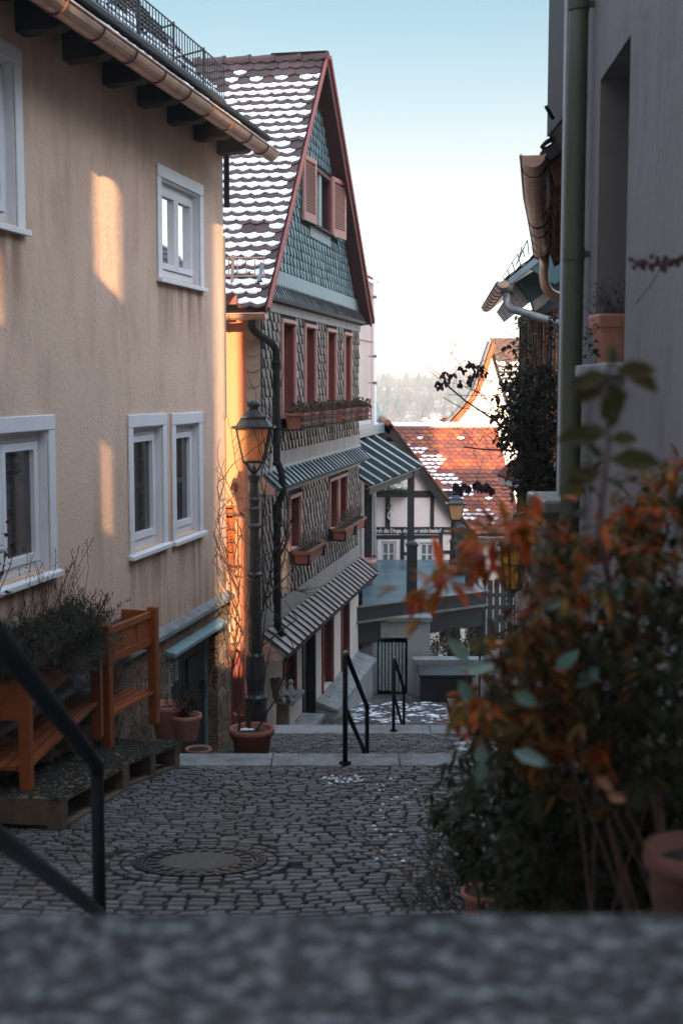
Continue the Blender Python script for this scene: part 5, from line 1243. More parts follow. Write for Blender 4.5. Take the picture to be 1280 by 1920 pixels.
m.tube([P(949, 548, 16.5)] + bez(P(949, 552, 16.5), P(949, 585, 16.5), P(962, 580, 16.3), P(975, 584, 16.1), 8) + [P(1000, 592, 15.9), P(1052, 608, 15.3)], .05, 12); m.build('downpipe', m_zinc, r3, smooth=True)
F6 = Frame(P(975, 720, 21.0), P(1060, 720, 15.2) - P(975, 720, 21.0), (0, 0, 1)); 
if F6.N.x > 0: F6.N = -F6.N
L6 = (P(1060, 720, 15.2) - P(975, 720, 21.0)).length; zt_ = P(975, 596, 21).z
m = MB(); m.fbox(F6, 0, L6, -7, zt_, -.05, 0); m.fbox(F6, 0, .3, -7, zt_, -5, -.06); m.build('wall', M('cream_infill', (.62, .52, .44), .9, .08, 4), r3)
a = .0; i = 0
while a < L6:
    m = MB(); w_ = .11 if i % 2 == 0 else .07; m.fbox(F6, a, a + w_, -2.6, zt_, .002, .035); m.build('timber', [m_darkwood, m_orangewood, m_oldwood][i % 3], r3); a += w_ + U(.2, .34); i += 1
m = MB(); m.fbox(F6, 0, L6, -2.8, -2.6, .002, .05); m.fbox(F6, 0, L6, zt_ - .15, zt_, .036, .06); m.build('rail', m_darkwood, r3)
m = MB(); c = P(968, 480, 18.0)
for (x0, y0, x1, y1) in ((967, 497, 988, 450), (988, 450, 991, 478), (979, 468, 983, 482), (972, 487, 978, 462)): m.tube([P(x0, y0, 17.2), P(x1, y1, 17.2)], .008, 4)
for k in range(4): 
    q = F5(.4 + k * 1.1, .25, 0); m.tube([q, q + V((-.05, 0, .2))], .008, 4)
m.tube([F5(.4, .25) + V((-.05, 0, .2)), F5(3.7, .25) + V((-.05, 0, .2))], .006, 4); m.build('snow_guard', m_iron, r3)
# small copper-lit porch roof
po = thing('porch_roof', P(955, 905, 20), 'little tiled porch roof with pale eaves half hidden by the climber', 'porch')
A_, B_, C_, D_ = P(932, 888, 20), P(958, 862, 20.3), P(985, 858, 20.3), P(985, 905, 19.8)
m = MB(); m.extr([A_, B_, C_, D_], (0, 0, -.05)); m.build('roof', m_tile_or, po)
m = MB(); m.extr([A_ + V((0, -.02, -.06)), D_ + V((0, -.02, -.06)), D_ + V((0, -.02, -.14)), A_ + V((0.03, -.02, -.12))], (0, .1, 0)); m.build('eaves', m_white, po)
m = MB(); m.extr([P(952, 898, 20.1), P(975, 904, 20.1), P(975, 925, 20.1), P(955, 915, 20.1)], (0, .2, 0)); m.build('soffit', m_lead, po)
# low wall / house foot at the right end of the lane
lw = thing('lane_wall', (3.2, 20, -5), 'pinkish wall at the right end of the lane behind the leaves', 'wall')
q = P(972, 1110, 19.5); m = MB(); m.box(q.x, q.x + 2.5, 19.4, 19.9, -7, P(972, 1085, 19.5).z); m.build('wall', m_pink, lw)
m = MB(); m.extr([P(972, 1100, 19.35), P(990, 1082, 19.35), P(1010, 1084, 19.35), P(1010, 1098, 19.35)], (0, -.2, .0)); m.build('bracket_shelf', m_zinc, lw)
# raised planting bed on the right and the low wall that holds it
bd = MB(); bd.box(.75, 4, 2.0, 5.6, -3.4, -1.5); bd.box(1.0, 4, 5.6, 7.9, -3.6, -2.3); kind(bd.build('planting_bed', m_soil), 'structure')
# ======================= added blockers behind the viewer, shaped to shade the lane and cut sun patches =======================
OY = -4.5
def proj(p): t = (p[1] - OY) / -SUN.y; return p[0] + SUN.x * t, p[2] + SUN.z * t
def span(pts, px_=0, pz=0):
    q = [proj(p) for p in pts]; return (min(a for a, b in q) - px_, max(a for a, b in q) + px_, min(b for a, b in q) - pz, max(b for a, b in q) + pz)
FO = Frame((0, OY, 0), (1, 0, 0), (0, 0, 1), (0, 1, 0))
s1 = span([Fy(.25, -4.0), Fy(.58, 1.25)])
def lit(x0, x1, y0, y1):
    xm, ym = (x0 + x1) / 2, (y0 + y1) / 2; l, r = proj(F1(*F1.px(x0, ym))), proj(F1(*F1.px(x1, ym))); t, b = proj(F1(*F1.px(xm, y0))), proj(F1(*F1.px(xm, y1))); return (min(l[0], r[0]), max(l[0], r[0]), b[1], t[1])
s2 = lit(180, 231, 308, 540)
pa, pb, pc = F1.px(192, 812), F1.px(216, 812), F1.px(200, 1010); s3 = lit(196, 212, 815, 1000)
pa, pb, pc = F1.px(-20, 450), F1.px(14, 450), F1.px(0, 620); s4 = lit(-20, 10, 435, 600)
q1, q2, q3, q4 = [proj(F2(*F2.px(*p))) for p in ((526, 1055), (541, 1055), (533, 1000), (533, 1110))]
s5 = (min(q1[0], q2[0]), max(q1[0], q2[0]), q4[1], q3[1])
holes = [s1, s2, s3, s4, s5]; print('HOLES', [[round(v, 2) for v in h] for h in holes])
EX = proj((2.55, 34.5, -1.4))[0]
bh = thing('slotted_sun_blocker', (0, OY - 3, -2), 'added unseen wall behind the viewpoint, slotted to shade the lane and pass sun patches', 'house')  # added wall out of view; slots are cut from the wanted sun patches
m = wallsheet(FO, -16, EX, -14, 16.8, holes, .02); m.build('wall', m_cream, bh)
m = wallsheet(Frame((0, OY - .3, 0), (1, 0, 0), (0, 0, 1), (0, 1, 0)), -16, EX, -14, 16.8, [(h[0] - .005, h[1] + .005, h[2] - .12, h[3]) for h in holes], .02); m.build('rear_wall', m_cream, bh)
lh = thing('low_sun_blocker', (EX + 3, OY - 3, -2), 'added unseen low block behind the viewpoint at right that shades the lower far roofs', 'house')  # added block out of view, keeps the sun off the lower far roofs
zt_ = proj((3.3, 33.9, -2.1))[1]; m = MB(); m.box(EX + .01, EX + 9, OY - 1, OY, -14, zt_ - 1); m.build('wall', m_cream, lh); m = MB(); m.extr([(EX + .01, OY - 1.3, zt_ - 1), (EX + .01, OY + .3, zt_ - 1), (EX + .01, OY - .5, zt_)], (9, 0, 0)); m.build('roof', m_tile_dark, lh)
# ======================= window boxes =======================
def twigs(m, c, n, h, sp, L=.035, W=.012, per=14, up=.75):
    for _ in range(n):
        b = c(); d = V((U(-1, 1) * sp, U(-1, 1) * sp, up)).normalized(); hh = h * U(.55, 1.1)
        for k in range(per):
            t = (k + R()) / per; m.leaf(b + d * hh * t, (d * .6 + V((U(-1, 1), U(-1, 1), U(-.2, .6)))).normalized(), V((0, 0, 1)), L * U(.6, 1.2), W)
def flowerbox(F, a0, a1, bt, h, lb_, mt, leafm, kind_, grp, out=.22, n0=.10):
    c = F((a0 + a1) / 2, bt - h, n0 + out / 2); t = thing('flower_box', c, lb_, 'flower box', grp)
    m = MB(); i_ = .02
    q = [F(a0 + i_, bt - h, n0 + i_), F(a1 - i_, bt - h, n0 + i_), F(a1 - i_, bt - h, n0 + out - i_), F(a0 + i_, bt - h, n0 + out - i_)]
    p = [F(a0, bt, n0), F(a1, bt, n0), F(a1, bt, n0 + out), F(a0, bt, n0 + out)]
    m.add(q + p, [(0, 1, 2, 3)] + [(i, (i + 1) % 4, 4 + (i + 1) % 4, 4 + i) for i in range(4)]); m.build('trough', mt, t)
    m = MB(); r_ = .018
    m.fbox(F, a0 - r_, a1 + r_, bt - .035, bt + .006, n0 + out - .004, n0 + out + r_); m.fbox(F, a0 - r_, a1 + r_, bt - .035, bt + .006, n0 - r_, n0 + .004); m.fbox(F, a0 - r_, a0, bt - .035, bt + .006, n0, n0 + out); m.fbox(F, a1, a1 + r_, bt - .035, bt + .006, n0, n0 + out); m.build('rim', mt, t)
    m = MB(); m.fbox(F, a0, a1, bt - .03, bt - .02, n0, n0 + out); m.build('soil', m_soil, t)
    if kind_ == 'flower':
        m = MB(); 
        for z_ in (.06, .15): m.fbox(F, a0 - .03, a1 + .03, bt - z_ - .03, bt - z_, n0 + out + .0, n0 + out + .02)
        for a_ in (a0 + .02, (a0 + a1) / 2, a1 - .04): m.fbox(F, a_, a_ + .02, bt - h - .02, bt + .01, n0 + out + .021, n0 + out + .03)
        m.fbox(F, a0 - .03, a1 + .03, bt - h - .02, bt - h, -.0, n0 + out + .03)
        m.build('bracket', m_darkwood, t)
        m = MB()
        for _ in range(330):
            p_ = F(U(a0 - .02, a1 + .02), bt + U(-.03, .15) * U(.5, 1), U(n0 - .0, n0 + out + .05)); m.leaf(p_, V((U(-1, 1), U(-1, 1), U(-.3, 1))), V((0, 0, 1)), U(.035, .07), U(.03, .05))
        m.build('plants', leafm, t)
    else:
        m = MB(); m.fbox(F, a0 + .04, a1 - .04, bt - h - .03, bt - h - .018, -.0, n0 + out + .02) if 0 else None; m.fbox(F, a0 + .04, a0 + .06, bt - h - .03, bt + .0, -.0, n0 + out + .02); m.fbox(F, a1 - .06, a1 - .04, bt - h - .03, bt, 0, n0 + out + .02); m.build('bracket', m_darkwood, t)
        m = MB(); twigs(m, lambda: F(U(a0 + .03, a1 - .03), bt - .02, U(n0 + .03, n0 + out - .03)), int(60 * (a1 - a0)), .30, .35, .03, .009); m.build('plants', leafm, t)
    return t
ubx = [(527, 583), (585, 619), (620, 654), (655, 684)]
ul = ['terracotta flower box nearest the downpipe under the first upper window', 'second terracotta flower box from the downpipe', 'terracotta flower box under the third upper window from the downpipe', 'terracotta flower box at the far corner of the slate house']
for i, (a, b) in enumerate(ubx):
    h = up[i]; flowerbox(F2, h[0] - .18, h[1] + .22, -.40, .21, ul[i], m_terra, lf_flower, 'flower', 'flower boxes of the upper slate house windows')
flowerbox(F2, mid[0][0] - .12, mid[0][1] + .42, -2.36, .17, 'brown box of heather under the single lower window', m_terra, lf_heath, 'h', 'heather boxes of the slate house', .2)
flowerbox(F2, mid[1][0] - .18, mid[1][1] + .1, -2.36, .17, 'brown box of heather under the left one of the paired windows', m_terra, lf_heath, 'h', 'heather boxes of the slate house', .2)
flowerbox(F2, mid[2][0] - .02, mid[2][1] + .35, -2.36, .17, 'brown box of heather at the far end below the paired windows', m_terra, lf_heath, 'h', 'heather boxes of the slate house', .2)
# ======================= lamps =======================
def lamp(x, y, zt, zb, sc, lb_, grp='old style street lamps', rotl=.0):
    t = thing('street_lamp', (x, y, zb), lb_, 'street lamp', grp); s = sc
    zl = zt - .30 * s         # top of the glass cage
    hw = .175 * s; lw = .105 * s; H = .36 * s; RR = math.sqrt(2); ro = math.pi / 4 + rotl
    m = MB(); m.lathe((x, y, zl), [(hw * 1.25 * RR, -.01 * s), (hw * 1.28 * RR, .012 * s), (hw * 1.02 * RR, .022 * s), (hw * .74 * RR, .10 * s), (hw * .86 * RR, .105 * s), (hw * .84 * RR, .12 * s), (hw * .55 * RR, .13 * s), (hw * .3 * RR, .19 * s)], 4, rot=ro); m.build('roof', m_iron, t)
    m = MB(); m.lathe((x, y, zl + .185 * s), [(.05 * s, 0), (.05 * s, .025 * s), (.068 * s, .04 * s), (.075 * s, .055 * s), (.06 * s, .085 * s), (.03 * s, .11 * s), (.005, .118 * s)], 16); m.build('finial', m_iron, t, smooth=True)
    m = MB(); cs = math.cos; sn = math.sin
    top = [V((x + hw * RR * cs(ro + k * math.pi / 2), y + hw * RR * sn(ro + k * math.pi / 2), zl)) for k in range(4)]
    bot = [V((x + lw * RR * cs(ro + k * math.pi / 2), y + lw * RR * sn(ro + k * math.pi / 2), zl - H)) for k in range(4)]
    for k in range(4): m.tube([top[k], bot[k]], .014 * s, 4); m.tube([top[k], top[(k + 1) % 4]], .014 * s, 4); m.tube([bot[k], bot[(k + 1) % 4]], .016 * s, 4)
    cg = m.build('cage', m_iron, t)
    for k in range(4):
        a, b, c, d = top[k], top[(k + 1) % 4], bot[(k + 1) % 4], bot[k]; ce = (a + b + c + d) / 4; inn = (V((x, y, ce.z)) - ce).normalized() * .004
        m = MB(); m.extr([p + (ce - p) * .06 for p in (a, b, c, d)], inn); m.build('glass', m_lampglass, cg)
    m = MB(); m.blob((x, y, zl - .08 * s), .055 * s, (1, 1, 1.2), 10, 8, 0); m.build('lamp_bulb', M('bulb', (.35, .2, .1), .4, .1, 4) if 'bulb' not in bpy.data.materials else bpy.data.materials['bulb'], t, smooth=True)
    zc = zl - H - .11 * s
    m = MB(); 
    for k in range(4):
        q = ro + k * math.pi / 2; e = V((cs(q), sn(q), 0)); m.tube(bez(V((x, y, zc)) + e * .02 * s, V((x, y, zc)) + e * .07 * s, V((x, y, zc + .05 * s)) + e * .06 * s, bot[k], 6), .011 * s, 6)
    m.lathe((x, y, zc - .02 * s), [(.03 * s, 0), (.032 * s, .03 * s), (.02 * s, .06 * s), (.008 * s, .08 * s), (.008 * s, .13 * s)], 10); m.build('bracket', m_iron, t, smooth=True)
    m = MB(); L = zc - zb; k_ = s
    prof = [(.145, 0), (.145, .10), (.125, .12), (.12, .5), (.135, .52), (.135, .55), (.105, .58), (.095, .62), (.115, .80), (.095, .98), (.1, 1.0), (.075, 1.03), (.07, 1.5), (.066, (L / s) * .62), (.085, (L / s) * .62 + .015), (.085, (L / s) * .62 + .04), (.06, (L / s) * .62 + .06), (.05, L / s - .62), (.07, L / s - .60), (.07, L / s - .575), (.052, L / s - .55), (.055, L / s - .42), (.062, L / s - .40), (.05, L / s - .37), (.05, L / s - .33), (.062, L / s - .3), (.05, L / s - .27), (.042, L / s - .12), (.06, L / s - .07), (.07, L / s - .04), (.05, L / s - .02), (.02, L / s)]
    m.lathe((x, y, zb), [(r * s, z * s) for r, z in prof], 12); m.build('pole', m_iron, t, smooth=False)
    return t
p_ = P(478, 748, 14.0); lamp(P(476, 800, 14).x, 14.0, p_.z, gz_(14.0) - .02, 1.03, 'tall dark iron street lamp with frosted lantern at the corner of the yellow wall')
p_ = P(854, 919, 29.4); lamp(p_.x, 29.4, p_.z, DZ, 1.03, 'small street lamp far down the lane in front of the orange roof')
# amber lantern on the right
yl = thing('amber_lantern', P(963, 1065, 7.4), 'black lantern with amber glass hanging behind the red leaves at right', 'lantern')
c = P(962, 1064, 7.4); hh, r0, r1_ = .125, .075, .045
tp = [c + V((r0 * math.cos(q), r0 * math.sin(q), hh)) for q in [math.pi / 3 * k for k in range(6)]]; bt_ = [c + V((r1_ * math.cos(q), r1_ * math.sin(q), -hh)) for q in [math.pi / 3 * k for k in range(6)]]
m = MB()
for k in range(6): m.tube([tp[k], bt_[k]], .008, 5); m.tube([tp[k], tp[(k + 1) % 6]], .008, 5); m.tube([bt_[k], bt_[(k + 1) % 6]], .009, 5); m.tube([(tp[k] + bt_[k]) / 2 + V((0, 0, .02)), (tp[(k + 1) % 6] + bt_[(k + 1) % 6]) / 2 + V((0, 0, .02))], .006, 5)
m.lathe(c + V((0, 0, hh)), [(.1, 0), (.09, .02), (.02, .09), (.01, .12)], 6); m.lathe(c - V((0, 0, hh + .03)), [(.01, 0), (.05, .03)], 6)
m.tube([c + V((0, 0, hh + .1)), c + V((0, 0, .3)), c + V((.3, .35, .34))], .01, 6); fr = m.build('frame', m_iron, yl)
for k in range(6):
    m = MB(); m.extr([tp[k], tp[(k + 1) % 6], bt_[(k + 1) % 6], bt_[k]], (c - (tp[k] + bt_[(k + 1) % 6]) / 2).normalized() * .004); m.build('pane', m_amber, fr)
# ======================= pots =======================
def pot(x, y, z, r, h, lb_, mt, grp=None, soil=True, taper=.72):
    t = thing('plant_pot', (x, y, z), lb_, 'plant pot', grp)
    m = MB(); m.lathe((x, y, z), [(r * taper, 0), (r * .93, h * .80), (r * .95, h * .81), (r * 1.04, h * .82), (r * 1.06, h * .9), (r * 1.04, h), (r * .95, h * 1.005), (r * .88, h * .97), (r * .86, h * .86), (.01, h * .86)], 28); m.build('pot', mt, t, smooth=True)
    m = MB(); m.lathe((x, y, z + h * .84), [(r * .87, 0), (r * .4, .02), (.01, .025)], 20, cap=False); m.build('soil', m_soil, t)
    return t
# big pot with the bare vine
q = P(472, 1370, 12.35); zp = gz_(12.35); hp_ = q.z - zp + .03
vp = pot(q.x, 12.35, zp, .215, hp_, 'wide red brown pot with a bare vine in front of the lamp post', m_terra)
m = MB(); random.seed(21)
def vine(p, d, r, n, lim, spread=.25, grav=.0, br=.12, fork=True):
    pts = [V(p)]; rs = [r]; d = V(d).normalized()
    for i in range(n):
        d = (d + V((U(-1, 1), U(-1, 1), U(-1, 1))) * spread + V((0, 0, grav))).normalized(); q = pts[-1] + d * .06; q2 = q - lim[0]
        if abs(q.x - lim[0].x) > lim[1]: d.x = -d.x * .6; q = pts[-1] + d * .06
        q.y = min(max(q.y, lim[0].y - .3), lim[0].y + .35)
        pts.append(q); rs.append(r * (1 - .7 * i / n))
        if fork and R() < br and i > 3: vine(q, d + V((U(-1, 1), U(-.5, .5), U(-.5, .9))), r * .6, int(n * .4), lim, spread * 1.2, grav * .5, .1, n > 14)
    m.tube(pts, rs, 5)
lim = (V((q.x + .05, 12.35, 0)), .42)
base = V((q.x - .05, 12.35, q.z))
for k in range(3): vine(base + V((U(-.12, .12), U(-.05, .05), -.03)), (U(-.35, .3), U(-.1, .2), 1), U(.011, .018), 32, lim, .16, .12, .22)
vine(base + V((.1, 0, 0)), (.6, 0, .7), .01, 22, lim, .2, .1, .2); vine(base + V((0, 0, 1.2)), (.3, 0, 1), .010, 30, lim, .22, .12, .25); vine(base + V((-.05, 0, 1.1)), (-.3, 0, 1), .010, 28, lim, .22, .12, .25)
vine(base + V((.05, 0, 2.1)), (-.6, 0, .5), .007, 12, lim, .25, .05, .4); vine(base + V((.05, 0, 2.35)), (-.6, 0, .6), .006, 12, lim, .25, .05, .4); vine(base + V((-.1, 0, 1.55)), (1, 0, -.2), .007, 14, (V((q.x + .2, 12.35, 0)), .6), .2, 0, .3)
m.build('bare_vine', m_bark, vp); random.seed(5)
m = MB(); m.blob((q.x - .05, 12.4, q.z - .02), .085, (1.1, .6, .4), 12, 7, .12); m.build('snow', m_snow, vp, smooth=True)
# red post, pale pipe and rock behind the pot
q = P(446, 1280, 14.6); rp = thing('wooden_barrel_post', (q.x, 14.6, gz_(14.6)), 'rusty red post with a tiled cap at the foot of the yellow wall', 'post')
zt_ = P(446, 1215, 14.6).z; m = MB(); m.lathe((q.x, 14.6, gz_(14.6)), [(.085, 0), (.085, zt_ - gz_(14.6))], 14); m.build('shaft', m_redwood, rp); m = MB(); m.lathe((q.x, 14.6, zt_), [(.10, -.02), (.105, .02), (.09, .05), (.02, .07)], 14); m.build('cap', m_terra, rp, smooth=True)
q = P(465, 1280, 14.4); pp_ = thing('standpipe', (q.x, 14.4, gz_(14.4)), 'thin pale pipe standing between the red post and the lamp', 'pipe'); m = MB(); m.tube([(q.x, 14.4, gz_(14.4)), (q.x, 14.4, P(465, 1232, 14.4).z)], .02, 8); m.build('shaft', m_whitewall, pp_); m = MB(); m.tube([(q.x, 14.4, P(465, 1232, 14.4).z), (q.x + .05, 14.4, P(465, 1222, 14.4).z)], .02, 8); m.build('elbow', m_zinc, pp_)
bskt = thing('wicker_basket', P(458, 1350, 14.2), 'small wicker basket on the ground behind the vine pot', 'basket'); q = P(458, 1358, 14.2)
m = MB(); m.lathe((q.x, 14.2, q.z), [(.08, 0), (.12, .05), (.125, .13), (.11, .14), (.1, .05)], 14); m.build('body', m_orangewood, bskt)
m = MB(); m.tube(arcpts((q.x, 14.2, q.z + .12), (1, 0, 0), (0, 0, 1), .1, 0, math.pi, 8), .008, 5); m.build('handle', m_orangewood, bskt)
# garden figure: two small figures seated on a stone stump
gfx = P(530, 1300, 16.9); st = thing('stone_figures', P(530, 1330, 16.9), 'weathered garden ornament of two small seated stone figures on a pillar', 'ornament')
m = MB(); zt_ = P(530, 1312, 16.9).z; m.lathe((gfx.x, 16.9, gz_(16.95)), [(.09, 0), (.085, zt_ - gz_(16.95) - .06), (.12, zt_ - gz_(16.95) - .03), (.12, zt_ - gz_(16.95))], 12); m.build('pillar', m_oldwood, st)
m = MB(); m.blob((gfx.x - .06, 16.9, zt_ + .13), .11, (.8, .7, 1.5), 12, 9, .12); m.tube([(gfx.x - .14, 16.9, zt_ + .3), (gfx.x - .1, 16.88, zt_ + .18), (gfx.x + .02, 16.85, zt_ + .03)], [.03, .06, .06], 8); m.build('backing_stump', m_oldwood, st, smooth=True)
for dx in (.0, .11):
    m = MB(); b = V((gfx.x + dx, 16.84, zt_)); m.tube([b + V((0, 0, .03)), b + V((0, 0, .12)), b + V((0, 0, .19)), b + V((0, 0, .22))], [.06, .055, .035, .02], 10); m.blob(b + V((0, 0, .255)), .038, (1, 1, 1.15), 10, 8, .03)
    m.tube([b + V((-.03, 0, .16)), b + V((-.04, -.05, .1)), b + V((0, -.07, .07))], [.018, .016, .012], 7); m.tube([b + V((.03, 0, .16)), b + V((.05, -.05, .1)), b + V((.02, -.07, .07))], [.018, .016, .012], 7)
    m.tube([b + V((0, 0, .04)), b + V((.02, -.08, .04)), b + V((.03, -.1, -.03))], [.035, .03, .022], 8); m.build('figure', m_stone, st, smooth=True)
# pot on the deck beside the pink wall
q = P(686, 1072, 26.5); dpt = pot(q.x, 26.5, DZ, .2, P(686, 1048, 26.5).z - DZ, 'dark pot with a pink rim on the deck beside the wall', m_pinkwood)
# pots by the black door
for x, y_, yy, r, h, lb_ in ((350, 1410, 10.95, .13, .22, 'terracotta pot nearest the black door with a leafy plant'), (372, 1416, 11.35, .115, .10, 'shallow empty terracotta bowl by the black door'), (316, 1395, 11.0, .15, .3, 'terracotta pot just behind the planter leg')):
    q = P(x, y_, yy); t = pot(q.x, yy, gz_(10.45) if yy < 11.2 else gz_(11.0), r, h, lb_, m_terra_pink, 'terracotta pots by the black door')
    if x == 350:
        m = MB(); twigs(m, lambda: V((q.x + U(-.05, .05), yy + U(-.05, .05), gz_(10.45) + .2)), 34, .34, .8, .06, .012, 9, .7); m.build('plant', lf_green, t)
# flower pot on the niche sill
q = P(1146, 683, 5.72); fp = thing('window_pot', (q.x, 5.72, wn[2]), 'square terracotta pot with a wispy herb on the niche sill', 'flower pot')
c_ = R1((wn[0] + wn[1]) / 2 - .12, wn[2], -.01); m = MB(); m.lathe(c_, [(.09, 0), (.128, .16), (.138, .165), (.147, .215), (.142, .225), (.12, .22), (.11, .18), (.01, .18)], 4, rot=math.pi / 4 + .06); m.build('pot', m_terra_pink, fp)
m = MB(); twigs(m, lambda: c_ + V((U(-.06, .06), U(-.06, .06), .18)), 60, .22, .8, .03, .006, 12, .8); m.build('herb', lf_grey, fp)
m = MB()
for _ in range(40): m.leaf(c_ + V((-.1 + U(-.05, .02), U(-.1, .02), .2 - U(0, .16))), V((U(-1, 0), U(-1, 0), U(-1, .3))), V((0, 0, 1)), .03, .018)
m.build('trailing_leaves', lf_green, fp)
# ======================= planters on pallets =======================
def planter(x0, y0, x1, y1, zf, H, D, lb_, np_):
    """raised trough on four legs; front edge runs from (x0,y0) to (x1,y1)"""
    t = thing('raised_planter', ((x0 + x1) / 2, (y0 + y1) / 2, zf), lb_, 'planter', 'orange wooden planters on pallets')
    d = V((x1 - x0, y1 - y0, 0)); L = d.length; F = Frame((x0, y0, zf), d, (0, 0, 1), V((d.y, -d.x, 0)))
    lg = .075
    for a in (0, L - lg):
        for n in (-lg, -D): m = MB(); m.fbox(F, a, a + lg, 0, H + .015, n, n + lg); m.build('leg', m_orangewood, t, bevel=.006)
    pb_, pt_ = H - .30, H - .02
    for n in (-.045, -D + .02):
        m = MB(); m.fbox(F, lg, L - lg, pt_ - .05, pt_, n - .02, n + .012); m.fbox(F, lg, L - lg, pb_, pb_ + .06, n - .02, n + .012)
        m.fbox(F, lg, L - lg, pb_ + .06, pt_ - .05, n - .015, n - .002)
        k = 1
        for i in range(1, np_): a = lg + (L - 2 * lg) * i / np_; m.fbox(F, a - .012, a + .012, pb_ + .06, pt_ - .05, n - .012, n + .006)
        m.build('side_panel', m_orangewood, t)
    for a in (.02, L - .05):
        m = MB(); m.fbox(F, a, a + .03, pb_, pt_, -D + lg, -lg); m.build('end_panel', m_orangewood, t)
        m = MB(); m.fbox(F, a, a + .02, pb_ - .05, pb_, -D + lg, -lg); m.build('end_rail', m_orangewood, t)
    n_ = 7; w_ = (D - .02) / n_
    for i in range(n_): m = MB(); m.fbox(F, .01, L - .01, .26, .285, -D + .01 + i * w_, -D + .01 + (i + 1) * w_ - .012); m.build('shelf_slat', m_orangewood, t)
    m = MB(); m.fbox(F, .05, L - .05, pt_ - .09, pt_ - .07, -D + .04, -.05); m.build('soil', m_soil, t); m = MB(); m.fbox(F, .05, L - .05, pt_ - .07, pt_ + .01, -D + .035, -D + .04); m.build('liner', m_black, t)
    return t, F, L
def pal(x0, y0, x1, y1, D, z0f, z1f, h, lb_):
    t = thing('pallet', ((x0 + x1) / 2, (y0 + y1) / 2, z0f), lb_, 'pallet', 'mossy pallets under the planters')
    d = V((x1 - x0, y1 - y0, z1f - z0f)); L = d.length; dh = V((d.x, d.y, 0)).normalized(); F = Frame((x0, y0, z0f), d, (0, 0, 1), V((dh.y, -dh.x, 0)))
    F.B = V((0, 0, 1))
    m = MB(); m.fbox(F, 0, L, h - .022, h, -D, 0); m.build('deck_board', m_oldwood, t)
    m = MB(); k = 40
    for i in range(k):
        for j in range(24):
            a, n = (i + .5) / k * L, -(j + .5) / 24 * D; m.blob(F(a + U(-.02, .02), h + U(-.004, .002), n + U(-.02, .02)), U(.016, .032), (1, 1, .35), 5, 3, .3)
    tag_ = m.build('moss', m_moss, t)
    m = MB(); m.fbox(F, 0, L, 0, .022, -.1, 0); m.fbox(F, 0, L, 0, .022, -D, -D + .1); m.build('bottom_board', m_oldwood, t)
    for a in (0, L / 2 - .05, L - .1): m = MB(); m.fbox(F, a, a + .1, .022, h - .022, -D + .01, -.002); m.build('block', m_oldwood, t)
    return t
zfar = P(303, 1392, 10.55).z; znear = P(72, 1522, 7.85).z
pl1, FA_, LA = planter(P(209, 1415, 9.75).x, 9.72, P(300, 1392, 10.55).x, 10.6, P(209, 1413, 9.75).z + .02, .98, .52, 'farther orange planter, empty, with a panelled side near the black door', 3)
pl2, FBp, LB = planter(P(60, 1522, 7.85).x, 7.85, P(196, 1420, 9.6).x, 9.6, P(72, 1522, 7.85).z, .93, .55, 'nearer orange planter overflowing with grey lavender', 6)
g_ = lambda y: -1.592 - .1474 * y
pal(P(232, 1525, 9.0).x - .0, 9.05, P(338, 1455, 10.1).x, 10.1, .95, g_(9.05), g_(10.1), .19, 'farther mossy wooden pallet under the empty planter')
pal(P(120, 1590, 7.6).x, 7.6, P(238, 1528, 8.95).x, 9.0, 1.05, g_(7.6), g_(9.0), .19, 'nearer mossy wooden pallet under the lavender planter')
m = MB(); pts = []
lav = thing('lavender', FBp(LB / 2, .85, -.25), 'big grey lavender bush spilling over the nearer planter', 'lavender')
def lb(): return FBp(U(-.1, LB * .98), .84 + U(-.05, .05), U(-.5, .0))
m = MB(); twigs(m, lb, 1300, .34, 1.0, .055, .009, 16, .6); m.build('foliage', lf_grey, lav)
m = MB(); twigs(m, lambda: FBp(U(.5, LB * .97), .84, U(-.1, .06)), 300, .3, .9, .05, .008, 14, -.3); m.build('trailing_foliage', lf_grey, lav)
m = MB(); sp_ = MB()
for _ in range(44):
    b = FBp(U(.7, LB), .95, U(-.45, -.1)); d = V((U(-.25, .45), U(-.2, .3), 1)).normalized(); L = U(.3, .62); m.tube([b, b + d * L * .6, b + d * L + V((U(-.05, .05), 0, 0))], .0022, 3)
    for k in range(7): sp_.leaf(b + d * L * (.75 + .04 * k), V((U(-1, 1), U(-1, 1), .6)), V((0, 0, 1)), .022, .01)
m.build('stems', m_stem, lav); sp_.build('dry_flowers', lf_heath, lav)
m = MB(); b = FA_(LA * .4, .92, -.3); m.tube([b, b + V((.03, 0, .1)), b + V((.1, .02, .25))], .008, 5); m.build('twig', m_stem, pl1)
bx = thing('storage_box', P(150, 1330, 9.7), 'grey perforated crate standing on the planter shelf', 'crate')
q = P(153, 1330, 9.55); m = MB(); m.box(q.x - .15, q.x + .08, 9.55, 9.8, P(150, 1340, 9.55).z - .08, P(150, 1302, 9.55).z); m.build('body', m_zinc, bx); m = MB(); m.box(q.x - .16, q.x + .09, 9.54, 9.81, P(150, 1302, 9.55).z, P(150, 1302, 9.55).z + .02); m.build('rim', m_stone, bx)
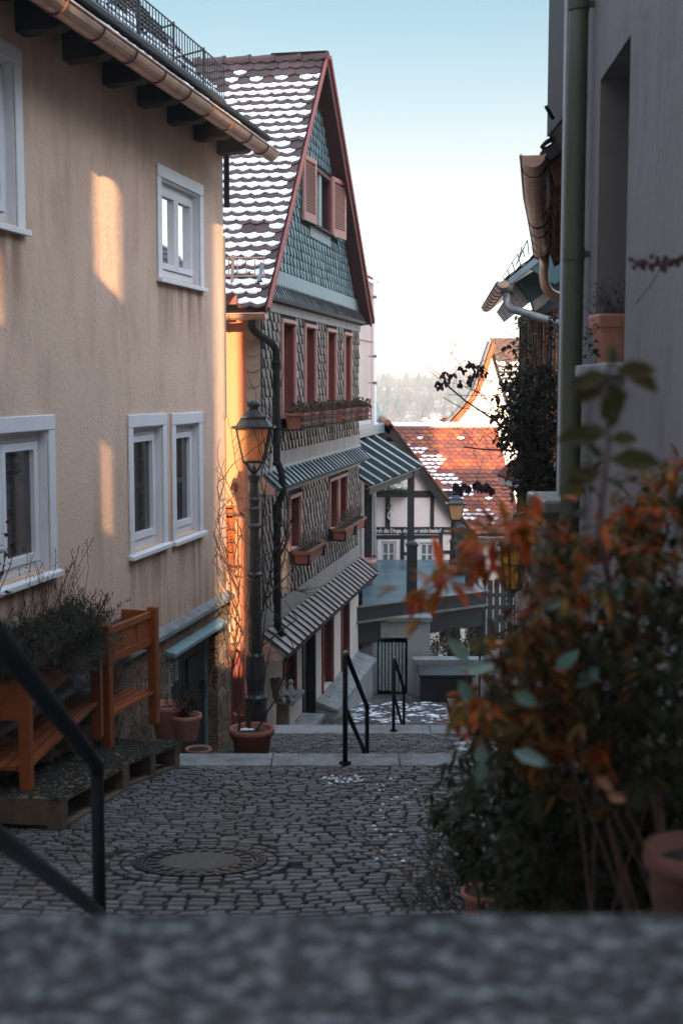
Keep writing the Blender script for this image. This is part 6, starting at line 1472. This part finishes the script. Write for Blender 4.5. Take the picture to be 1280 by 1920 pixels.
# climber leaves at the left frame edge
cl = thing('potted_climber', P(5, 1130, 7.3), 'small dark leaved plant at the very left edge below the big window', 'plant')
m = MB(); sm_ = MB()
for (x0, y0, x1, y1) in ((0, 1090, 18, 960), (-5, 1120, 32, 1000), (-8, 1110, 10, 1030), (-10, 1130, 20, 1110)):
    a, b = P(x0, y0, 7.3), P(x1, y1, 7.3); sm_.tube([a, (a + b) / 2 + V((.02, 0, 0)), b], .003, 4)
    for k in range(9): m.leaf(a.lerp(b, U(.35, 1)), V((U(-1, 1), U(-1, 1), U(-1, 1))), V((0, 0, 1)), U(.03, .045), .025)
m.build('leaves', leafy('maroon_leaf', [(.05, .015, .012), (.03, .02, .012), (.09, .02, .015)]), cl); sm_.build('stems', m_stem, cl)
# ======================= climber on the right-hand houses =======================
cr = thing('climbing_rose', P(1000, 950, 14.5), 'dense dark climber hanging over the right-hand wall with long bare shoots', 'climber')
m = MB(); sm_ = MB(); random.seed(11)
pol = [(985, 600), (1050, 590), (1052, 960), (1010, 1000), (985, 950), (968, 930), (960, 870), (940, 810), (935, 760), (950, 700), (965, 640)]
def inside(x, y, pg):
    c = False; j = len(pg) - 1
    for i in range(len(pg)):
        if (pg[i][1] > y) != (pg[j][1] > y) and x < (pg[j][0] - pg[i][0]) * (y - pg[i][1]) / (pg[j][1] - pg[i][1]) + pg[i][0]: c = not c
        j = i
    return c
n_ = 0
while n_ < 620:
    x, y = U(930, 1058), U(585, 1000)
    if not inside(x, y, pol): continue
    dens = .22 if y < 690 else 1
    if R() > dens or noise.noise(V((x * .035, y * .03, 1))) < -.22: continue
    n_ += 1; c_ = P(x, y, U(12.8, 14.8))
    for _ in range(int(U(5, 11))): m.leaf(c_ + V((U(-.09, .09), U(-.2, .2), U(-.09, .09))), V((U(-1, 1), U(-1, 1), U(-1.2, .5))), V((0, 0, 1)), U(.05, .085), U(.035, .05))
fo = m.build('foliage', lf_dark, cr)
def shoot(pts, r, yy, twn=5):
    P3 = [P(x, y, yy + (d if len(p) > 2 else 0)) for p in pts for x, y, d in [(p[0], p[1], p[2] if len(p) > 2 else 0)]]
    sm_.tube(P3, [r * (1 - .6 * i / len(P3)) for i in range(len(P3))], 5)
    for _ in range(twn):
        i = int(U(0, len(P3) - 1)); a = P3[i].lerp(P3[i + 1], R()); sm_.tube([a, a + V((U(-.2, .2), U(-.1, .1), U(-.2, .25))) * .6, a + V((U(-.3, .3), 0, U(-.2, .35)))], .003, 3)
shoot([(985, 830), (930, 790), (870, 750), (836, 720)], .014, 13.5, 5); shoot([(990, 800), (960, 790), (900, 770), (865, 765), (830, 745)], .008, 13.8, 4)
shoot([(1000, 880), (960, 845), (900, 842), (868, 838)], .012, 13.2, 3); shoot([(1000, 760), (940, 742), (880, 742), (840, 740)], .006, 14, 3)
shoot([(1000, 730), (960, 740), (930, 700), (905, 690)], .006, 13.8, 5); shoot([(985, 700), (940, 660), (900, 680), (890, 760)], .004, 13.5, 5)
shoot([(990, 830), (960, 800), (930, 770), (905, 740), (870, 725)], .008, 13.1, 6); shoot([(1000, 640), (1010, 740), (1000, 900)], .02, 13.6, 3); shoot([(1030, 600), (1020, 760), (1030, 980)], .02, 14, 3)
shoot([(905, 690), (870, 675), (835, 705), (820, 716)], .004, 13.5, 2); shoot([(910, 912), (890, 903), (862, 907)], .004, 13.1, 0); shoot([(985, 930), (950, 912), (905, 908)], .006, 13.2, 2)
for _ in range(16): x, y = U(860, 1000), U(680, 860); shoot([(x, y), (x + U(-25, 10), y + U(-30, 10)), (x + U(-45, 20), y + U(-60, 20))], .0035, U(13, 14), 2)
sm_.build('shoots', m_stem, cr)
m = MB()
for (x, y) in [(820, 716), (832, 700), (838, 712), (850, 700), (865, 690), (875, 680), (885, 684), (893, 695), (884, 705), (876, 715), (860, 715), (826, 722), (900, 688), (905, 700), (950, 650), (945, 760), (930, 745), (925, 780), (960, 770)]:
    for _ in range(6): m.leaf(P(x + U(-5, 5), y + U(-5, 5), 13.5), V((U(-.6, .6), U(-.5, .5), -1 + U(0, .8))), V((0, 1, 0)), U(.05, .075), U(.028, .04), curl=.2)
for (x, y) in [(862, 912), (870, 905), (880, 910), (892, 902), (900, 905), (912, 905), (920, 912), (855, 905)]:
    for _ in range(4): m.leaf(P(x + U(-3, 3), y + U(-2, 4), 13.2), V((U(-.3, .3), U(-.3, .3), -1)), V((0, 1, 0)), U(.08, .11), U(.04, .055), curl=.3)
m.build('purple_leaves', lf_purple, cr)
random.seed(3)
# ======================= the autumn shrubs in the right foreground =======================
def clump(m, c, r, n, L=(.034, .055), W=.3, down=.3):
    for _ in range(n):
        p = c + V((U(-1, 1), U(-1, 1), U(-1, 1))).normalized() * r * R() ** .5
        d0 = V((U(-1, 1), U(-1, 1), U(-.6, .9))).normalized()
        for k in range(3):
            d = (d0 + V((U(-1, 1), U(-1, 1), U(-.8, .4))) * .75 - V((0, 0, down))).normalized(); l = U(*L); m.leaf(p, d, V((0, 0, 1)), l, l * W * U(.8, 1.1), curl=U(0, .25))
nd = thing('nandina_shrub', (.75, 2.9, -1.5), 'large blurred evergreen shrub with orange and red leaves in the right foreground', 'shrub')
m = MB(); st_ = MB()
pol = [(1085, 905), (1120, 950), (1180, 930), (1215, 905), (1290, 880), (1330, 900), (1330, 1430), (1250, 1480), (1130, 1500), (1000, 1460), (930, 1400), (900, 1330), (905, 1250), (945, 1190), (1000, 1120), (985, 1040), (1000, 985), (1060, 970)]
k = 0
mg = MB()
while k < 470:
    x, y = U(880, 1330), U(880, 1500)
    if not inside(x, y, pol): continue
    if y < 1120 and noise.noise(V((x * .012, y * .012, 4))) < -.05: continue
    k += 1; clump(mg if (x > 1090 and y > 1090 and R() < .8) or R() < .15 else m, P(x, y, U(2.1, 3.1)), .06, 4)
m.build('foliage', lf_bush, nd); mg.build('green_foliage', lf_green, nd)
m = MB()     # brighter sprays at the left rim
for (x, y, n) in [(780, 1110, 3), (800, 1085, 3), (825, 1085, 4), (850, 1065, 5), (880, 1035, 7), (910, 1010, 8), (940, 990, 8), (975, 985, 8), (1015, 995, 8), (770, 1135, 2), (1050, 1000, 8), (905, 1060, 5), (960, 985, 6),
                  (930, 1230, 7), (900, 1240, 5), (960, 1210, 6), (1000, 1190, 5), (880, 1310, 6), (860, 1335, 5), (900, 1340, 6), (930, 1320, 7), (970, 1310, 7), (1010, 1330, 7), (1010, 1390, 8), (960, 1380, 7), (1050, 1380, 8), (1090, 1370, 7), (1030, 1250, 6), (1040, 1120, 6), (1080, 1060, 5), (1130, 1030, 5), (1120, 1400, 4), (1200, 960, 5), (1240, 1000, 4), (1275, 870, 4), (1240, 920, 4), (1180, 1010, 6), (1120, 960, 4), (1090, 1100, 6), (1150, 1180, 4), (1060, 1180, 5), (980, 1260, 5)]:
    c_ = P(x, y, U(2.2, 2.6))
    for _ in range(n): clump(m, c_ + V((U(-.035, .035), U(-.08, .08), U(-.025, .025))), .012, 1, (.045, .072), .27, .25)
m.build('red_sprays', lf_red, nd)
m = MB(); lp = leafy('pale_leaf', [(.16, .24, .23), (.10, .16, .12), (.22, .28, .25)], .3, .2)
for (x, y, dx, dz) in [(880, 1245, -.6, .7), (860, 1275, .4, -.8), (870, 1255, .9, .2), (1010, 1140, 1, .3), (1040, 1255, .6, .6), (1000, 1345, .3, -1), (905, 1440, -.2, 1), (895, 1470, .2, 1), (960, 1408, 1, -.3), (985, 1420, .8, -.3), (1075, 1290, .5, .4), (1150, 1120, .5, .2), (960, 1300, .6, -.3)]:
    m.leaf(P(x, y, U(2.1, 2.4)), V((dx, U(-.3, .3), dz)), V((.3, -1, .3)), U(.045, .065), .026)
m.build('pale_leaves', lp, nd)
for k in range(16):
    a = V((U(.45, .8), U(2.4, 3.1), -1.5)); b = P(U(900, 1270), U(890, 1250), U(2.15, 2.7)); st_.tube(bez(a, a + V((0, 0, .4)), b - V((-.05, 0, .3)), b, 8), [.0042 * (1 - .07 * i) for i in range(9)], 5)
for (x0, y0, x1, y1) in ((1000, 1020, 780, 1120), (1050, 1230, 900, 1250), (1040, 1360, 860, 1335), (1050, 1000, 900, 1010)): a, b = P(x0, y0, 2.5), P(x1, y1, 2.4); st_.tube([a, (a + b) / 2 + V((0, 0, .02)), b], .003, 4)
st_.build('stems', m_stem, nd)
# tall sprig in front
ts = thing('tall_sprig', P(1145, 900, 1.75), 'single tall blurred sprig of oval leaves rising above the red shrub', 'sprig')
m = MB(); c0_, c1_ = P(1122, 1000, 1.8), P(1140, 690, 1.75); m.tube([V((c0_.x + .35, 3.3, -1.5)), P(1150, 1150, 2.9), c0_, P(1138, 850, 1.78), c1_], [.006, .005, .004, .003, .002], 5); m.build('stem', m_stem, ts)
m = MB()
for (x, y, dx, dz, L) in [(1140, 700, -1, -.35, .05), (1150, 700, 1, .1, .055), (1145, 690, .1, 1, .03), (1140, 715, .35, -.9, .05), (1142, 735, -.2, -.9, .035), (1135, 805, .5, .8, .03), (1135, 808, -1, .1, .03), (1140, 825, 1, .05, .04), (1135, 815, -1, -.1, .06), (1130, 865, -.6, .7, .03), (1140, 862, 1, -.05, .065), (1130, 880, -1, -.4, .05), (1120, 900, -.9, .3, .04), (1165, 690, 1, -.6, .055), (1135, 712, -1, -.8, .045), (1150, 760, .6, .5, .025)]:
    m.leaf(P(x, y, 1.75), V((dx, U(-.3, .3), dz)), V((.2, -1, .5)), L * 1.15, L * .55, curl=.1)
m.build('leaves', leafy('olive_leaf', [(.028, .028, .006), (.04, .03, .008), (.03, .038, .014)]), ts)
tw = thing('rose_twig', P(1250, 495, 3.0), 'blurred dark leafy twig entering from the right edge beside the niche', 'twig')
m = MB(); m.tube([P(1300, 470, 3.0), P(1240, 498, 3.0), P(1185, 490, 3.0)], .003, 4); m.tube([P(1240, 498, 3), P(1215, 540, 3), P(1190, 570, 3)], .002, 4); m.build('stem', m_stem, tw)
m = MB()
for x in (1190, 1203, 1215, 1228, 1240, 1252, 1264, 1277): 
    for _ in range(5): m.leaf(P(x + U(-5, 5), 492 + U(-6, 8) - (x - 1240) * .15 * (x > 1240), 3.0), V((U(-.6, .6), U(-.5, .5), U(-1, .9))), V((0, 1, 0)), U(.014, .022), .012)
m.build('leaves', lf_purple, tw)
# dark mound of foliage low at the right
lm = thing('evergreen_mound', (.8, 3.6, -1.9), 'dark evergreen undergrowth filling the lower right corner', 'shrub')
m = MB(); k = 0
pol = [(905, 1380), (1000, 1420), (1130, 1460), (1330, 1400), (1330, 1780), (960, 1790), (940, 1720), (905, 1640), (850, 1560), (815, 1520), (850, 1470), (880, 1430)]
while k < 520:
    x, y = U(810, 1330), U(1380, 1790)
    if not inside(x, y, pol): continue
    k += 1; clump(m, P(x, y, U(2.7, 4.2) if x > 930 else U(3.4, 4.4)), .09, 5, (.045, .07), .3, .1)
m.build('foliage', lf_green, lm)
m = MB()
for k in range(14):
    a = P(U(880, 1180), 1760, U(3.0, 4.0)); m.tube([a, a + V((U(-.05, .08), U(-.1, .1), .25)), a + V((U(-.1, .12), U(-.1, .2), U(.4, .6)))], [.007, .005, .003], 5)
m.build('stems', m_stem, lm)
m = MB()
for _ in range(14): m.leaf(P(U(860, 1220), U(1410, 1560), U(2.6, 3.2)), V((U(-1, 1), U(-1, 1), U(-1, 1))), V((0, -1, .3)), .045, .02)
for x, y in ((1120, 1455), (1135, 1490)): m.leaf(P(x, y, 2.0), V((.8, 0, -.2 if y > 1470 else -.8)), V((0, -1, .3)), .035, .018)
m.build('brown_leaves', leafy('dry_leaf', [(.22, .10, .05), (.16, .09, .05)]), lm)
# wiry grey undergrowth at the edge of the paving
wg = thing('wiry_herb', P(850, 1620, 5.2), 'wiry grey green herb straggling onto the cobbles', 'herb')
m = MB(); k = 0
pol = [(800, 1560), (840, 1590), (880, 1560), (930, 1640), (960, 1720), (730, 1715), (790, 1640)]
while k < 150:
    x, y = U(730, 960), U(1550, 1715)
    if not inside(x, y, pol): continue
    k += 1; q = P(x, y, U(4.6, 5.4)); twigs(m, lambda: q, 2, .16, 1.2, .035, .006, 9, .5)
m.build('foliage', lf_grey, wg)
m = MB()
for k in range(20): a = P(U(820, 950), 1715, U(4.6, 5.2)); m.tube([a, a + V((U(-.2, .1), 0, .12)), a + V((U(-.35, .2), U(-.2, .2), U(.15, .35)))], .0025, 4)
m.build('stems', m_stem, wg)
# pots low at the right
q = P(1300, 1640, 2.2); pot(q.x, 2.2, P(1300, 1590, 2.2).z - .2, .085, .2, 'large blurred terracotta pot cut off by the right edge', m_terra_dark)
q = P(905, 1690, 4.4); pot(q.x, 4.4, P(905, 1690, 4.4).z - .08, .075, .12, 'small terracotta pot half sunk under the shrubs', m_terra, 'little pots under the shrubs'); q = P(940, 1712, 4.0); pot(q.x + .02, 4.0, q.z - .1, .07, .12, 'smaller terracotta pot nearer the stone ledge under the shrubs', m_terra, 'little pots under the shrubs')
# bicycle-like stroller parts behind the leaves: a coiled hose and a cloth on the second bench
hs = thing('coiled_hose', P(880, 1400, 12.6), 'coiled dark hose lying behind the small bench', 'hose')
q = P(888, 1398, 12.7); m = MB(); m.tube([V((q.x + .14 * math.cos(t * .5), 12.7 + .05 * t / 30, q.z + .12 * math.sin(t * .5))) for t in range(40)], .014, 6); m.build('coil', m_black, hs, smooth=True)
ct = thing('green_cloth', P(915, 1390, 12.5), 'crumpled turquoise cloth with a dark band beside the coiled hose', 'cloth')
m = MB(); q = P(912, 1392, 12.4); vs = []
for i in range(9):
    for j in range(6): vs.append(V((q.x - .2 + i * .05, 12.4 + j * .03, q.z + .03 * noise.noise(V((i * .7, j * .8, 2))) * 2 + i * .008 - j * .012)))
m.add(vs, [(i * 6 + j, i * 6 + j + 1, i * 6 + j + 7, i * 6 + j + 6) for i in range(8) for j in range(5)]); o = m.build('cloth', M('turquoise_cloth', (.10, .32, .30), .8, .3, 14, stain=((.5, .6, .6), 9, .55, .6)), ct, smooth=True)
b = o.modifiers.new('thick', 'SOLIDIFY'); b.thickness = .01
# leaves and shrubs below the deck
us = thing('deck_shrub', P(830, 1210, 24.6), 'low shrub with yellowing leaves on the wall below the deck', 'shrub')
m = MB()
for _ in range(500): m.leaf(P(U(800, 895), U(1185, 1228) , U(24.2, 25.2)) + V((0, 0, U(-.1, .1))), V((U(-1, 1), U(-1, 1), U(-.3, 1))), V((0, 0, 1)), U(.06, .1), .04)
m.build('foliage', leafy('yellowing_leaf', [(.02, .03, .012), (.03, .035, .015), (.3, .16, .03), (.025, .03, .012), (.02, .028, .014)]), us)
m = MB(); q = P(850, 1236, 24.6)
for k in range(6): m.tube([(q.x + U(-.4, .3), 24.6, q.z), (q.x + U(-.5, .4), 24.6, q.z + .4)], .012, 5)
m.build('stems', m_stem, us)
us2 = thing('yard_shrub', P(955, 1150, 28), 'dark shrub beside the picket fence', 'shrub'); m = MB()
for _ in range(600): m.leaf(P(U(946, 985), U(1105, 1180), U(26.5, 28)) + V((0, 0, U(-.1, .1))), V((U(-1, 1), U(-1, 1), U(-.3, 1))), V((0, 0, 1)), U(.06, .1), .04)
m.build('foliage', lf_dark, us2); m = MB(); q = P(965, 1185, 27.3); m.tube([q - V((0, 0, .5)), q + V((0, 0, .6))], .04, 6); m.build('stem', m_bark, us2)
# ======================= air between here and the far hill =======================
hz = MB(); hz.box(-380, 380, -30, 770, -46, 17.6); o = hz.build('haze', None); kind(o, 'stuff')
hm_ = bpy.data.materials.new('haze_air'); hm_.use_nodes = True; n = hm_.node_tree; n.nodes.clear()
pv = n.nodes.new('ShaderNodeVolumePrincipled'); pv.inputs['Color'].default_value = (.88, .94, 1, 1); pv.inputs['Density'].default_value = .00095; pv.inputs['Anisotropy'].default_value = .0
mo = n.nodes.new('ShaderNodeOutputMaterial'); n.links.new(pv.outputs[0], mo.inputs['Volume']); o.data.materials.append(hm_)
